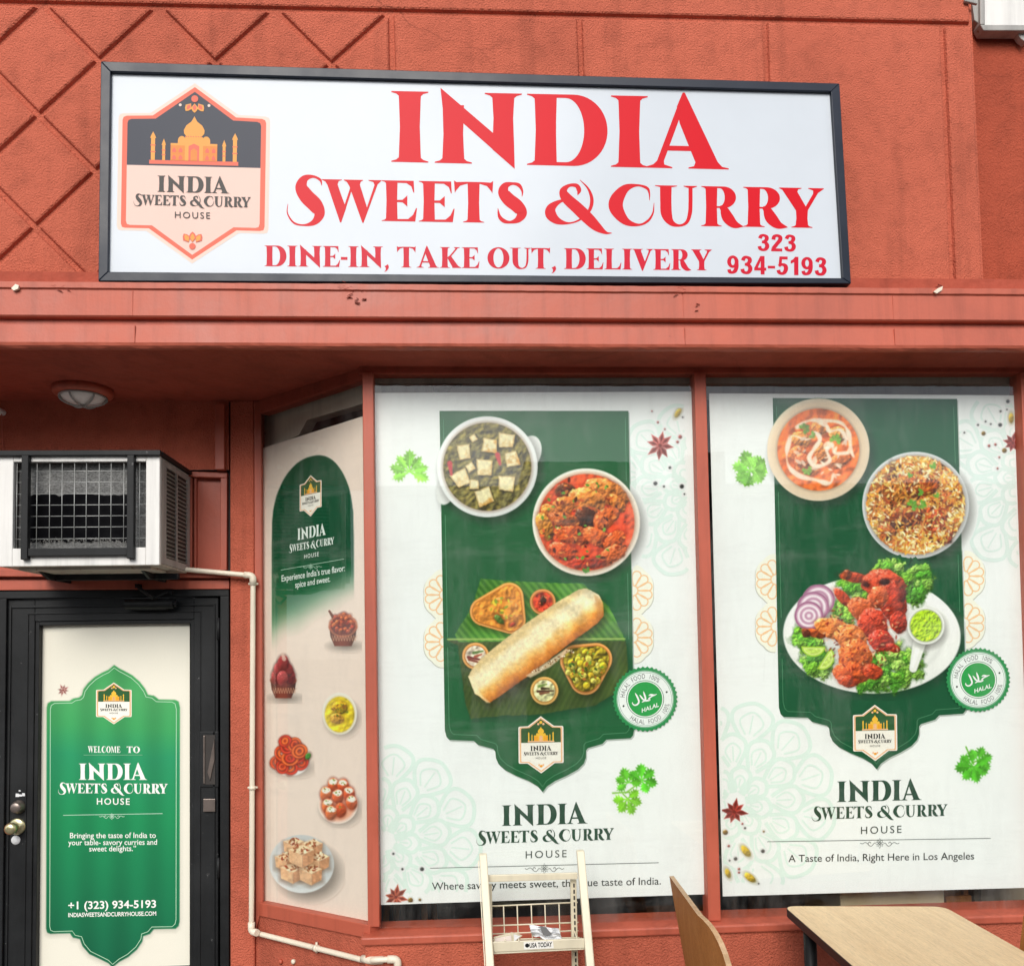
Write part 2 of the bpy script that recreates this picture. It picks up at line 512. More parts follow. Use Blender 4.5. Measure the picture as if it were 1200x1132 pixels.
# broken paint and a pale chip where the flashing has split
rnd = random.Random(8)
cb = MB()
for cxp, cyp, n_, wd in ((408, 337, 16, 14), (800, 339, 12, 10), (418, 352, 8, 10), (1100, 338, 6, 5), (60, 338, 6, 18), (817, 361, 3, 3)):
    for k in range(n_):
        x, y = cxp + rnd.gauss(0, wd * .5), cyp + rnd.gauss(0, 3)
        a = rnd.uniform(-.6, .6); l = rnd.uniform(.8, 3.4); h = rnd.uniform(.15, .42)
        slab(cb, [(x - l, y - a * l), (x, y - h), (x + l, y + a * l), (x, y + h)], 2.9795, .005)
cb.build('split_paint', M['crack'], shop)
cp = MB()
slab(cp, [(13, 338), (18, 333), (22, 334.5), (21, 338.5), (16, 340.5)], 2.974, .01)
slab(cp, [(1094, 342), (1099, 338), (1105, 335.5), (1104, 340), (1098, 344)], 2.974, .01)
cp.build('bare_chip', M['pvc'], shop)

# soffit and the slab over it
X0, X1 = PY(-430, 420, 3.0).x, PY(1630, 420, 3.0).x
_a, _b = PY(303, 800, Y_DOOR), PY(430, 800, Y_WIN + .01)
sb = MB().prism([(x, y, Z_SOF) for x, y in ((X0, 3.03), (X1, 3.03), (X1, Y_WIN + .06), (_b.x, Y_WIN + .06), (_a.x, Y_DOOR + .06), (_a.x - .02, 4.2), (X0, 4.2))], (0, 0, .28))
sb.build('soffit', M['stucco_shaded'], shop)

# door wall: dark stucco above the air conditioner, pilaster at its right
Z_TR = PY(130, 665, Y_DOOR).z                 # top of the rail over the door
xp0, xp1 = PY(270.5, 700, Y_DOOR).x, PY(298, 700, Y_DOOR - .01).x
wb = MB()
wb.box(X0, PY(268, 500, Y_DOOR).x, Y_DOOR, Y_DOOR + .2, PY(130, 551, Y_DOOR).z, Z_SOF)
wb.box(X0, PY(-3, 700, Y_DOOR).x, Y_DOOR, Y_DOOR + .2, 0, PY(130, 551, Y_DOOR).z - .0)
wb.build('door_wall', M['stucco'], shop)
pb = MB().box(xp0, xp1, Y_DOOR - .012, Y_DOOR + .25, 0, Z_SOF)
pb.build('pilaster', M['stucco'], shop, .006)
cd = MB()
slab(cd, [(251.5, 473), (262.5, 473), (262.8, 550), (252, 550)], Y_DOOR - .035, .04)
cd.build('conduit_cover', M['trim'], shop, .002)
# transom boards behind the air conditioner
tb = MB()
slab(tb, [(-60, 551), (268.5, 551), (267, 690), (-60, 690)], Y_DOOR + .03, .04)
tb.build('transom_board', M['trim'], shop)
tp = MB()
slab(tp, [(205, 552), (266, 554), (266, 560), (205, 558)], Y_DOOR - .005, .04)
slab(tp, [(258.5, 560), (266, 560), (265.5, 668), (258, 668)], Y_DOOR - .005, .04)
slab(tp, [(219, 560), (225, 560), (225, 668), (219, 668)], Y_DOOR + .004, .03)
slab(tp, [(227.5, 560), (230, 560), (230, 668), (227.5, 668)], Y_DOOR + .010, .03)
slab(tp, [(-60, 662), (20, 662), (20, 668), (-60, 668)], Y_DOOR + .004, .03)
slab(tp, [(38, 662), (41, 600), (44, 600), (41, 668)], Y_DOOR + .010, .02)
tp.build('transom_frame', M['trim'], shop, .002)
tr = MB()
slab(tr, [(-60, 667), (268, 669), (268, 677), (-60, 675)], Y_DOOR - .025, .06)
slab(tr, [(-60, 679.5), (268.5, 680), (268.5, 690), (-60, 692)], Y_DOOR - .004, .05)
slab(tr, [(-60, 675), (268.5, 677), (268.5, 681), (-60, 680.5)], Y_DOOR + .014, .03)
tr.build('door_head_rail', M['trim'], shop, .002)
gp = MB()
slab(gp, [(266.5, 549), (270.8, 549), (270.8, 672), (266.2, 672)], Y_DOOR + .02, .05)
slab(gp, [(216, 548.5), (268, 548.5), (268, 551), (216, 551)], Y_DOOR + .001, .05)
gp.build('expansion_gap', M['dark_interior'], shop)

def sub(name, loc, label=None):                  # an Empty for a part that has pieces of its own
    o = bpy.data.objects.new(name, None); o.empty_display_size = .1; COL.objects.link(o)
    o.parent = shop; o.location = Vector(loc) - shop.location
    if label: o['label'] = label
    return o
# bay: a splayed side window, then two big windows
A = PY(303, 800, Y_DOOR); B = PY(430, 800, Y_WIN + .01)
sdir = Vector((B.x - A.x, B.y - A.y, 0)); SPL = Plane((A.x, A.y, 0), (sdir.y, -sdir.x, 0))
SPL.n = Vector((-sdir.y, sdir.x, 0)).normalized()
if SPL.n.y > 0: SPL.n = -SPL.n
def splslab(mb, px, lift, depth): return mb.prism([SPL.at(x, y, lift) for x, y in px], -SPL.n * depth)
sw = sub('window', (B.x, B.y, PY(430, 1085, Y_WIN).z), 'narrow angled side window')
fw = [sub('window', PY(640, 1085, 3.25), 'middle shop window'), sub('window', PY(1020, 1080, 3.25), 'right shop window')]
fr = MB()                                      # red timber frame of the splay
slab(fr, [(297.5, 470), (306, 470), (308, 1060), (299.5, 1092)], Y_DOOR - .018, .06)
splslab(fr, [(303, 1057.5), (433, 1084), (433, 1100), (303, 1073)], .016, .06)
fr.build('window_frame', M['trim'], sw, .003)
fh = MB()
splslab(fh, [(301, 470), (428, 424), (428, 443), (304, 485)], .006, .05)
fh.build('window_head', M['stucco_shaded'], sw, .003)  # deep shade at the top of the splay put in by the darker coat
ws = MB()                                      # wall and sloping sill under the splay window
splslab(ws, [(299, 1072), (437, 1099), (437, 1420), (299, 1370)], .006, .12)
ws.build('splay_wall', M['stucco'], shop)
for px, w in (([(424.5, 436), (437.3, 436), (444.8, 1086), (431.2, 1086)], fw[0]), ([(813.6, 436), (827.2, 436), (845, 1079), (830.3, 1079)], fw[1]), ([(1196.5, 436), (1210, 436), (1233, 1070), (1219, 1070)], fw[1])):
    ps = MB(); slab(ps, px, Y_WIN - .012, .075); ps.build('mullion', M['trim'], w, .003)
hb = MB()
slab(hb, [(420, 424), (1640, 420), (1640, 436), (420, 438)], Y_WIN - .002, .06)
hb.build('window_head', M['stucco_shaded'], shop, .004)  # same darkened coat, shade under the soffit is in the colour
xw0 = PY(431, 1090, Y_WIN).x; xw1 = X1
z_s0 = PY(640, 1091, 3.155).z
sl_ = MB().prism([(xw0 - .02, 3.152, z_s0), (xw0 - .02, 3.152, z_s0 - .03), (xw0 - .02, 3.30, z_s0 - .03), (xw0 - .02, 3.30, z_s0 + .014)], (xw1 - xw0, 0, 0))
sl_.build('window_sill', M['trim'], shop, .006)
lw = MB().box(xw0 - .005, xw1, 3.165, 3.34, 0, z_s0 - .03)
lw.build('low_wall', M['stucco'], shop)
# glass
for nm, w, px in (('window_pane', sw, None), ('window_pane', fw[0], [(437, 437), (814.5, 437), (831, 1082), (444, 1087)]), ('window_pane', fw[1], [(827, 437), (1197, 437), (1220, 1074), (844.5, 1080)])):
    g = MB()
    if px is None: splslab(g, [(305, 484), (425.5, 442), (432.5, 1085), (307, 1058)], -.008, .005)
    else: slab(g, px, 3.215, .005)
    g.build(nm, M['glass'], w)
# what the glass shows of the room
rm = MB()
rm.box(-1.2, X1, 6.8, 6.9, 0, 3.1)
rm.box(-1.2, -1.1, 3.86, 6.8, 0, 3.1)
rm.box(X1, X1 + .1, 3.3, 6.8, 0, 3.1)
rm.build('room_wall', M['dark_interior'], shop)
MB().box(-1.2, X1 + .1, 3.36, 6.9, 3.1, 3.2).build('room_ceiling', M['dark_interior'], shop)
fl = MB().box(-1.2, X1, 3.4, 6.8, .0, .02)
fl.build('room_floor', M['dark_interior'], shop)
va = MB()
va.box(PY(440, 450, 3.29).x, X1, 3.285, 3.32, PY(800, 449.5, 3.285).z, 3.09)
splslab(va, [(298, 462), (436, 412), (436, 470), (360, 492), (350, 510), (300, 535)], -.07, .05)
va.build('inner_lintel', M['valance'], shop)
v2 = MB().box(PY(440, 450, 3.34).x, X1, 3.325, 3.355, PY(800, 466, 3.325).z, 3.09)
v2.build('inner_beam', M['grey_paint'], shop)

# neighbour on the right, set back
nb_ = empty('adjoining_building', (PY(1175, 200, 3.3).x, 3.35, 0), 'plain terracotta stucco wall set back beyond the right end of the parapet', 'building')
MB().box(xr - .02, xr + 3.2, 3.30, 3.5, zl - .12, zt).build('wall', stucco('deep_terracotta_stucco', (.39, .075, .038)), nb_)

# across the street, where the window glass looks back at it
ob = empty('opposite_building', (2, -13, 0), 'low grey building across the street, seen only as a reflection in the window glass', 'building')
mb = MB(); mb.box(-22, 24, -19, -13, 0, 5.3); mb.box(1.5, 4.2, -17, -14, 5.3, 6.3); mb.box(5.6, 6.6, -16, -14.5, 5.3, 6.6); mb.build('wall', stucco('grey_stucco', (.20, .19, .18), .5, 60), ob, whole=True)
mb = MB(); mb.box(-22.1, 24.1, -13.2, -12.8, 5.3, 5.5); mb.build('parapet_cap', M['grey_paint'], ob)
for k in range(6):
    x = -14.5 + k * 2.9
    MB().box(x, x + 1.9, -12.99, -12.9, .9, 3.2).build('window', M['black_plastic'], ob)
for k in range(4): MB().box(4.2 + k * 2.7, 5.9 + k * 2.7, -12.99, -12.9, .9, 3.2).build('window', M['black_plastic'], ob)

# ------------------------------------------------------------------ door
door = sub('door', (PY(130, 700, Y_DOOR).x, Y_DOOR, 0), 'black steel security door with a glazed middle')
zg = 0.012
def to_floor(px, py, Y):
    p = PY(px, py, Y); return Vector((p.x, p.y, zg))
df = MB()
xa, xb = PY(-4, 692, Y_DOOR).x, PY(268, 690, Y_DOOR).x
ztop = PY(130, 691, Y_DOOR).z; zin = PY(130, 700, Y_DOOR).z
df.box(xa, xb, Y_DOOR + .004, Y_DOOR + .09, zin, ztop)
df.box(xa, PY(7, 700, Y_DOOR).x, Y_DOOR + .004, Y_DOOR + .09, zg, zin)
df.box(PY(257.5, 700, Y_DOOR).x, xb, Y_DOOR + .004, Y_DOOR + .09, zg, zin)
df.build('door_frame', M['black_metal'], door, .003)
YL = Y_DOOR + .02
lf = MB()
x0, x1 = PY(8.5, 700, YL).x, PY(255.8, 700, YL).x
gx0, gx1 = PY(40, 800, YL).x, PY(227, 800, YL).x
gz1, gz0 = PY(130, 727, YL).z, .33
lf.box(x0, gx0, YL, YL + .045, .02, zin - .004)
lf.box(gx1, x1, YL, YL + .045, .02, zin - .004)
lf.box(gx0, gx1, YL, YL + .045, gz1, zin - .004)
lf.box(gx0, gx1, YL, YL + .045, .02, gz0)
lf.build('door_leaf', M['black_metal'], door, .003, whole=True); leaf = door
bd = MB()
w_ = .016
for (a, b, c, d) in ((gx0, gx0 + w_, gz0, gz1), (gx1 - w_, gx1, gz0, gz1), (gx0 + w_, gx1 - w_, gz1 - w_, gz1), (gx0 + w_, gx1 - w_, gz0, gz0 + w_)):
    bd.box(a, b, YL + .006, YL + .05, c, d)
e = .045
for (a, b, c, d) in ((x0 + .012, x0 + .02, .06, zin - .03), (x0 + .02, x1 - .02, zin - .038, zin - .03), (x1 - .02, x1 - .012, .06, zin - .03)):
    bd.box(a, b, YL - .006, YL, c, d)
q = .030
for (a, b, c, d) in ((gx0 - q, gx0 - q + .006, gz0, gz1 + q), (gx1 + q - .006, gx1 + q, gz0, gz1 + q), (gx0 - q, gx1 + q, gz1 + q - .0, gz1 + q + .006)):
    bd.box(a, b, YL - .004, YL, c, d)
bd.build('glazing_bead', M['black_metal'], leaf, .0015)
MB().box(gx0 + .002, gx1 - .002, YL + .040, YL + .044, gz0, gz1).build('door_glass', M['glass'], leaf)
MB().box(gx0 - .03, gx1 + .03, YL + .05, YL + .055, .03, zin - .02).build('backing_panel', M['dark_interior'], door)
# lock box on the right stile
lk = MB()
slab(lk, [(234, 857), (256, 857), (256, 922), (234, 922)], YL - .006, .006)
lk.build('lock_plate', M['black_metal'], leaf, .002)
l2 = MB()
slab(l2, [(238.5, 861), (252, 861), (252, 919), (238.5, 919)], YL - .009, .003)
l2.build('lock_slot', M['dark_interior'], leaf)
l3 = MB()
slab(l3, [(243, 905), (248, 880), (251, 866), (251.5, 890), (246, 915)], YL - .014, .006)
slab(l3, [(238, 862), (240, 862), (240, 918), (238, 918)], YL - .014, .006)
slab(l3, [(238, 936), (252, 936), (252, 951), (238, 951)], YL - .012, .012)
l3.build('latch', M['steel'], leaf, .0015)
for py0, py1 in ((724, 750), (1004, 1028)):
    h = MB()
    p0, p1 = PY(257, py0, YL), PY(257, py1, YL)
    h.tube([(p0.x, YL - .014, p1.z), (p0.x, YL - .014, p0.z)], .0065, 10)
    h.build('hinge', M['black_metal'], door)
kb = MB()                                      # knob, deadbolt and a white round sticker
c = PY(20.5, 968, YL)
kb.lathe((c.x, YL, c.z), (0, -1, 0), [(0, .034), (.006, .034), (.010, .028), (.012, .014), (.030, .013), (.036, .020), (.046, .0245), (.058, .0235), (.064, .017), (.066, .008)], 32)
kb.build('door_knob', M['brass'], leaf)
kb = MB()
c = PY(22.5, 945, YL)
kb.lathe((c.x, YL, c.z), (0, -1, 0), [(0, .028), (.008, .028), (.014, .024), (.030, .021), (.033, .018), (.034, .004)], 28)
kb.build('deadbolt', M['steel'], leaf)
kb = MB()
c = PY(18.5, 984, YL)
kb.lathe((c.x, YL, c.z), (0, -1, 0), [(0, .0185), (.0015, .018)], 24)
kb.build('round_sticker', M['paper'], leaf)
kb = MB()
for (a, b, cc, dd) in ((18.5, 929.5, 22, 933.5), (22, 930.5, 25.5, 933), (26, 929, 29, 932.5), (22, 925.5, 24, 927)):
    slab(kb, [(a, b), (cc, b + .3), (cc + .4, dd), (a - .3, dd)], YL - .001, .001)
kb.build('sticker_scrap', M['paper'], leaf, whole=True)
# overhead closer
cl = MB()
p0, p1 = PY(146, 708, YL - .045), PY(203, 709, YL - .045)
zc = p0.z
cl.tube([(p0.x, YL - .034, zc), (p1.x, YL - .034, zc)], .021, 20)
cl.box(p0.x + .03, p1.x - .03, YL - .04, YL, zc - .024, zc + .024)
cl.tube([(p1.x - .004, YL - .034, zc), (p1.x + .012, YL - .034, zc)], .013, 16)
cl.build('door_closer', M['black_metal'], door, .002, whole=True)
ca = MB()
pa, pb_ = PY(158, 686, Y_DOOR - .05), PY(180, 698, Y_DOOR - .05)
ca.tube([(pa.x, Y_DOOR - .03, pa.z), ((pa.x + pb_.x) / 2, Y_DOOR - .075, pb_.z + .022), (pb_.x, Y_DOOR - .05, zc + .022)], .007, 10)
pc = PY(193, 693, Y_DOOR - .05)
ca.tube([(pb_.x, Y_DOOR - .045, zc + .024), (pc.x, Y_DOOR - .02, pc.z)], .006, 10)
ca.box(pc.x - .02, pc.x + .02, Y_DOOR - .02, Y_DOOR + .005, pc.z - .008, pc.z + .008)
ca.box(pa.x - .006, pa.x + .012, Y_DOOR - .035, Y_DOOR - .004, pa.z - .008, pa.z + .008)
ca.build('closer_arm', M['black_metal'], door, .001, whole=True)

# ------------------------------------------------------------------ air conditioner over the door
YA = 3.285
a0, a1 = PY(-1.5, 600, YA), PY(187, 600, YA)
ax0, ax1 = a0.x, a1.x
at_, ab_ = PY(95, 534, YA).z, PY(95, 663, YA).z
ac = empty('air_conditioner', ((ax0 + ax1) / 2, Y_DOOR, ab_), 'white through wall air conditioner with rusty underside, in a black cage above the door', 'air conditioner')
mb = MB()                                      # casing: front flange, roof, floor, left cheek
tw, th = PY(15, 600, YA).x - ax0, PY(95, 534, YA).z - PY(95, 541, YA).z
bh = PY(95, 642, YA).z - ab_
for (x0_, x1_, z0_, z1_) in ((ax0, ax0 + tw, ab_, at_), (ax1 - tw, ax1, ab_, at_), (ax0 + tw, ax1 - tw, at_ - th, at_), (ax0 + tw, ax1 - tw, ab_, ab_ + bh)):
    mb.box(x0_, x1_, YA, YA + .02, z0_, z1_)
mb.box(ax0, ax1 - .004, YA + .02, Y_DOOR + .05, at_ - .008, at_)
mb.box(ax0, ax0 + .008, YA + .02, Y_DOOR + .05, ab_ + .008, at_ - .008)
mb.build('casing', M['white_paint'], ac, .003)
mb = MB().box(ax0, ax1 - .004, YA + .021, Y_DOOR + .05, ab_ + .001, ab_ + .009)
mb.box(ax0 + .05, ax1 - .05, YA + .05, YA + .24, ab_ - .010, ab_ + .0005)
mb.build('drip_pan', painted('rusty_beige_pan', (.50, .46, .40), .6, .2, .2, ((.26, .12, .05), .60), .2), ac, .002)
q = NT('condenser_fins'); v = q.coord((260, 1, 1)); w = q.n('TexWave'); w.wave_type = 'BANDS'; w.inputs['Scale'].default_value = 1.0
q.l(v, w.inputs['Vector']); w.inputs['Distortion'].default_value = 3; w.inputs['Detail Scale'].default_value = .03
n_ = q.noise(q.coord((120, 1, 400)), 1.0, 3, .7)
c = q.ramp(n_.outputs[0], [(.3, (.05, .05, .05)), (.62, (.34, .34, .33))])
q.l(c.outputs[0], q.b.inputs['Base Color']); setp(q.b, Roughness=.6, Metallic=.2)
q.l(q.bump(w.outputs[0], .6, .002), q.b.inputs['Normal'])
M['fins'] = q.m
mb = MB()
yc = YA + .045
zfb = PY(95, 578, YA).z
mb.box(ax0 + tw, ax1 - tw, yc, yc + .03, ab_ + bh, at_ - th)
mb.build('condenser', M['fins'], ac)
# flat black plate just proud of the coil, coloured as the fan well's shade
fx0, fx1 = PY(32, 600, YA + .03).x, PY(150, 600, YA + .03).x
zf0, zf1 = PY(95, 637, YA + .03).z, PY(95, 579, YA + .03).z
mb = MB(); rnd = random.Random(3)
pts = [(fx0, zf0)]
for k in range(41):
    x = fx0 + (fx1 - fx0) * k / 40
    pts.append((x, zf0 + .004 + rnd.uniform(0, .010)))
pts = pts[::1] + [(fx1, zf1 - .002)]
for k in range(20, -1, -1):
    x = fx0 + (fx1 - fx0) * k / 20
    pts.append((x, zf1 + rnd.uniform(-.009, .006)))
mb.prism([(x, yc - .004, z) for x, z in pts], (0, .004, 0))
vd = painted('black_shade', (.004, .004, .005), .9, .6, 0); vd.node_tree.nodes['Principled BSDF'].inputs['Specular IOR Level'].default_value = .03
mb.build('fan_well_shade', vd, ac)
mb = MB()                                      # dry leaves and lint caught on the ledge
for k in range(170):
    x = rnd.uniform(fx0 - .02, fx1 + .01); z = zf0 + rnd.uniform(-.004, .016); l = rnd.uniform(.004, .013); a = rnd.uniform(-1.2, 1.2)
    dx, dz = math.sin(a) * l, math.cos(a) * l
    mb.prism([(x, yc - .010, z), (x + .0016, yc - .010, z), (x + dx + .0008, yc - .012, z + dz)], (0, .001, 0))
mb.build('lint', M['grey_paint'], ac, whole=True)
sp = MB()                                      # louvred right cheek
ybk = Y_DOOR + .02
sp.box(ax1 - .010, ax1 - .006, YA + .02, ybk, ab_ + .009, at_ - .008)
sp.build('cheek_backing', M['dark_interior'], ac)
s2 = MB()
ym = [YA + .02, YA + .075, YA + .19, YA + .205, ybk - .05, ybk]
for y0_, y1_ in ((ym[0], ym[1]), (ym[2], ym[3]), (ym[4], ym[5])):
    s2.box(ax1 - .006, ax1, y0_, y1_, ab_ + .009, at_ - .008)
for y0_, y1_ in ((ym[1], ym[2]), (ym[3], ym[4])):
    s2.box(ax1 - .006, ax1, y0_, y1_, ab_ + .009, ab_ + .035)
    s2.box(ax1 - .006, ax1, y0_, y1_, at_ - .03, at_ - .008)
    nl = 21
    for k in range(nl):
        z = ab_ + .040 + (at_ - .032 - ab_ - .040) * k / nl
        s2.prism([(ax1 - .006, y0_, z), (ax1 + .002, y0_, z + .002), (ax1 + .002, y0_, z + .003), (ax1 - .006, y0_, z + .0045)], (0, y1_ - y0_, 0))
s2.build('louvred_side', M['grey_paint'], ac)

# black cage bolted round it
YC = 3.266
cage = empty('security_cage', ((ax0 + ax1) / 2, Y_DOOR, ab_ - .02), 'black steel bar cage with a wire grid across the air conditioner', 'security cage')
mb = MB()
cx0, cx1 = PY(-14, 600, YC).x, PY(187.5, 600, YC).x
zc1, zc0 = PY(95, 527.5, YC).z, PY(95, 533.5, YC).z
mb.box(cx0, cx1, YC, YC + .022, zc0, zc1)
vx = [(PY(25, 600, YC).x, PY(33, 600, YC).x), (PY(149, 600, YC).x, PY(157, 600, YC).x)]
zb0 = PY(95, 655, YC).z
for x0_, x1_ in vx: mb.box(x0_, x1_, YC - .004, YC + .02, zb0, zc0 - .0005)
mb.box(vx[0][1], vx[1][0], YC, YC + .02, PY(95, 651, YC).z, PY(95, 642, YC).z)
mb.build('cage_front', M['black_metal'], cage, .002)
mb = MB()
mb.box(cx1 - .022, cx1 + .002, YC + .022, Y_DOOR + .0, zc0 + .002, zc1 - .001)
mb.box(cx0, cx0 + .022, YC + .022, Y_DOOR + .0, zc0 + .002, zc1 - .001)
for x0_, x1_ in vx:                            # brackets running back under the casing
    xm = (x0_ + x1_) / 2
    mb.prism([(xm - .006, YC + .016, zb0 + .03), (xm - .006, YC + .016, zb0), (xm - .006, YC + .19, ab_ - .035), (xm - .006, Y_DOOR, ab_ - .035), (xm - .006, Y_DOOR, ab_ - .012), (xm - .006, YC + .19, ab_ - .012)], (.012, 0, 0))
mb.box(PY(60, 600, 3.5).x, ax1 - .004, 3.50, 3.53, ab_ - .034, ab_ - .0105)  # added black bar following a dark line beneath the casing
mb.build('cage_return', M['black_metal'], cage, .002)
mb = MB()
for px in (19.5, 43, 58, 72.5, 87, 101, 116, 130, 145, 163.5):
    x = PY(px, 600, YC + .03).x
    mb.tube([(x, YC + .030, PY(95, 641, YC).z), (x, YC + .030, PY(95, 537, YC).z)], .0015, 6)
for py in (541, 552, 565, 578.5, 591.5, 604.5, 617.5, 631):
    z = PY(95, py, YC + .03).z
    mb.tube([(PY(13, 600, YC).x, YC + .034, z), (PY(170, 600, YC).x, YC + .034, z)], .0015, 6)
mb.build('wire_grid', M['wire'], cage, whole=True)

# ------------------------------------------------------------------ drain pipe
YP = Y_DOOR - .045
p = [PY(176, 664, 3.5), PY(187, 664.5, YP), PY(296.5, 674.5, YP), PY(294.6, 1091, YP)]
lift = .022
s0, s1 = SPL.at(297, 1092, lift), SPL.at(431, 1126, lift)
e1, e2, e3 = PY(439, 1124.5, 3.14), PY(466, 1123.5, 3.14), PY(466.5, 1250, 3.14)
dp = empty('drain_pipe', (p[3].x, YP, 0), 'cream plastic drain pipe running from the air conditioner round the pilaster', 'pipe')
def soft(pts, r=.018):
    out = [pts[0]]
    for i in range(1, len(pts) - 1):
        a, b, c_ = pts[i - 1], pts[i], pts[i + 1]
        ra = min(r, (a - b).length * .45, (c_ - b).length * .45)
        u = b + (a - b).normalized() * ra; w = b + (c_ - b).normalized() * ra
        for t in (0, .25, .5, .75, 1): out.append(u * (1 - t) ** 2 + b * 2 * t * (1 - t) + w * t * t)
    return out + [pts[-1]]
RP = .0105
MB().tube(soft([p[0], p[1], p[2], p[3], s0 + (s1 - s0) * .03, s1, e1, e2, e3]), RP, 16).build('pipe', M['pvc'], dp)
def elbow(a, b, c_, l=.036):
    u = b + (a - b).normalized() * l; w = b + (c_ - b).normalized() * l
    MB().tube(soft([u, b, w], .020), RP + .0035, 16).build('elbow', M['pvc'], dp)
elbow(p[1], p[2], p[3]); elbow(p[2], p[3], s1); elbow(e1, e2, e3)
elbow(s0, (s1 + e1) / 2, e2, .045)
mb = MB()
for a, b in ((p[1] + Vector((.0, 0, 0)), p[2]),): mb.tube([a + (b - a) * .0, a + (b - a) * .06], RP + .0035, 16)
mb.tube([PY(172, 663.5, 3.49), PY(181, 664.2, 3.53)], RP + .006, 16)
mb.build('coupling', M['pvc'], dp)
for q_, d_ in ((PY(296.3, 684, YP), Vector((0, 0, 1))), (PY(295.6, 923, YP), Vector((0, 0, 1))), (s0 + (s1 - s0) * .58, (s1 - s0).normalized())):
    mb = MB().tube([q_ - d_ * .007, q_ + d_ * .007], RP + .003, 16)
    sd_ = Vector((1, 0, 0)) if abs(d_.z) > .9 else Vector((0, 0, 1))
    mb.tube([q_ - sd_ * .020 + Vector((0, .008, 0)), q_ + sd_ * .020 + Vector((0, .008, 0))], .0045, 8)
    mb.build('pipe_clip', M['pvc'], dp)
# small stubs in the wall under it
for px, py, m_ in ((330, 1126, 'trim'), (345, 1126, 'pvc')):
    c = SPL.at(px, py, .006)
    mb = MB().lathe(c, SPL.n, [(0, .010), (.010, .009), (.012, .004)], 14)
    mb.build('pipe_stub', M[m_], shop)

# ------------------------------------------------------------------ bulkhead lamp under the soffit
c = PZ(97.5, 456, Z_SOF)
lamp = empty('bulkhead_lamp', c, 'round caged lamp with frosted glass under the soffit, above the air conditioner', 'lamp')
MB().lathe(c, (0, 0, -1), [(0, .112), (.020, .112), (.027, .106), (.031, .088)], 48).build('lamp_base', M['trim'], lamp)
MB().lathe(c, (0, 0, -1), [(.028, .082), (.034, .081), (.046, .072), (.056, .053), (.062, .028), (.064, .004)], 40).build('lamp_globe', M['lamp_glass'], lamp)
mb = MB()
mb.tube([c + Vector((math.cos(k / 40 * 2 * math.pi) * .086, math.sin(k / 40 * 2 * math.pi) * .088, -.034)) for k in range(40)], .0042, 8, closed=True)
for a in (.35, 1.40, 2.44):
    mb.tube([c + Vector((math.cos(a) * .088 * math.cos(t), math.sin(a) * .088 * math.cos(t), -.034 - .038 * math.sin(t))) for t in np.linspace(0, math.pi, 18)], .0036, 8)
mb.build('lamp_guard', M['wire'], lamp, whole=True)

# small insulator on the wall at the far left
c = PY(4, 484, Y_DOOR)
ins = empty('wire_insulator', c, 'small white wall insulator with a loose wire at the left end of the soffit', 'insulator')
MB().lathe(c, (0, -1, 0), [(0, .012), (.012, .014), (.018, .010), (.03, .013), (.036, .008)], 16).build('knob', M['white_paint'], ins)
MB().tube([c + Vector((.002, -.02, .01)), c + Vector((.004, -.018, -.03)), c + Vector((-.002, -.006, -.06)), c + Vector((.003, -.004, -.14)), c + Vector((.006, -.004, -.2))], .0022, 8).build('wire', M['trim'], ins)

# ------------------------------------------------------------------ neighbour's sign at the top right
ns = empty('neighbour_sign', PY(1175, 20, 3.16), 'blank white sign box in a grey metal frame at the top right corner', 'sign')
mb = MB(); slab(mb, [(1152.5, -200), (1700, -200), (1700, 30), (1154, 30)], 3.245, .04); mb.build('sign_face', M['white_paint'], ns)
mb = MB()
slab(mb, [(1147, -200), (1152.5, -200), (1154, 29), (1149, 29)], 3.24, .05)
slab(mb, [(1149, 29.2), (1700, 31), (1700, 37), (1153, 36)], 3.24, .05)
slab(mb, [(1137, -200), (1147, -200), (1149, 29), (1142, 24), (1139, 2)], 3.255, .04)
slab(mb, [(1131, -3), (1146, 2), (1146, 5), (1131, 1.5)], 3.085, .012)
slab(mb, [(1191, 38), (1203, 38), (1203, 50), (1197, 46)], 3.26, .03)
mb.build('sign_edge', M['grey_paint'], ns, .003)

# ------------------------------------------------------------------ newspaper rack
YT, YB = 3.02, 2.80
def rk(px, py, Y): return PY(px, py, Y)
def ext(a, b, zz):                              # continue a post down to a height
    t = (a.z - zz) / (a.z - b.z); return a + (b - a) * t
rack = empty('newspaper_rack', (PY(628, 1060, 2.9).x, 2.75, 0), 'cream metal newspaper stand with a wire pocket before the middle window', 'newspaper rack')
def post(pxa, pya, pxb, pyb, wpx, dep, name, Ya=YT, Yb=YB + .06):
    a, b = rk(pxa, pya, Ya), rk(pxb, pyb, Yb)
    b = ext(a, b, .02)
    w = wpx * Ya / FPX
    mb = MB()
    vs = []
    for q_ in (a, b):
        vs += [q_, q_ + Vector((w, 0, 0)), q_ + Vector((w, dep, 0)), q_ + Vector((0, dep, 0))]
    mb.add(vs, [(0, 1, 2, 3), (7, 6, 5, 4), (0, 4, 5, 1), (1, 5, 6, 2), (2, 6, 7, 3), (3, 7, 4, 0)])
    return mb.build(name, M['cream_metal'], rack, .004, 3), a, b
_, la, lb = post(561.5, 1001, 569.5, 1132, 9, .026, 'post')
_, ra, rb = post(676, 997, 687.5, 1132, 9, .026, 'post')
def side_panel(a, b, x):                         # folded side sheets seen edge on
    mb = MB()
    mb.prism([(a.x + x, a.y + .03, a.z - .03), (b.x + x, b.y + .03, b.z), (b.x + x, 3.13, b.z), (a.x + x - .0, a.y + .04, a.z - .03)], (.003, 0, 0))
    mb.build('side_panel', M['cream_metal'], rack)
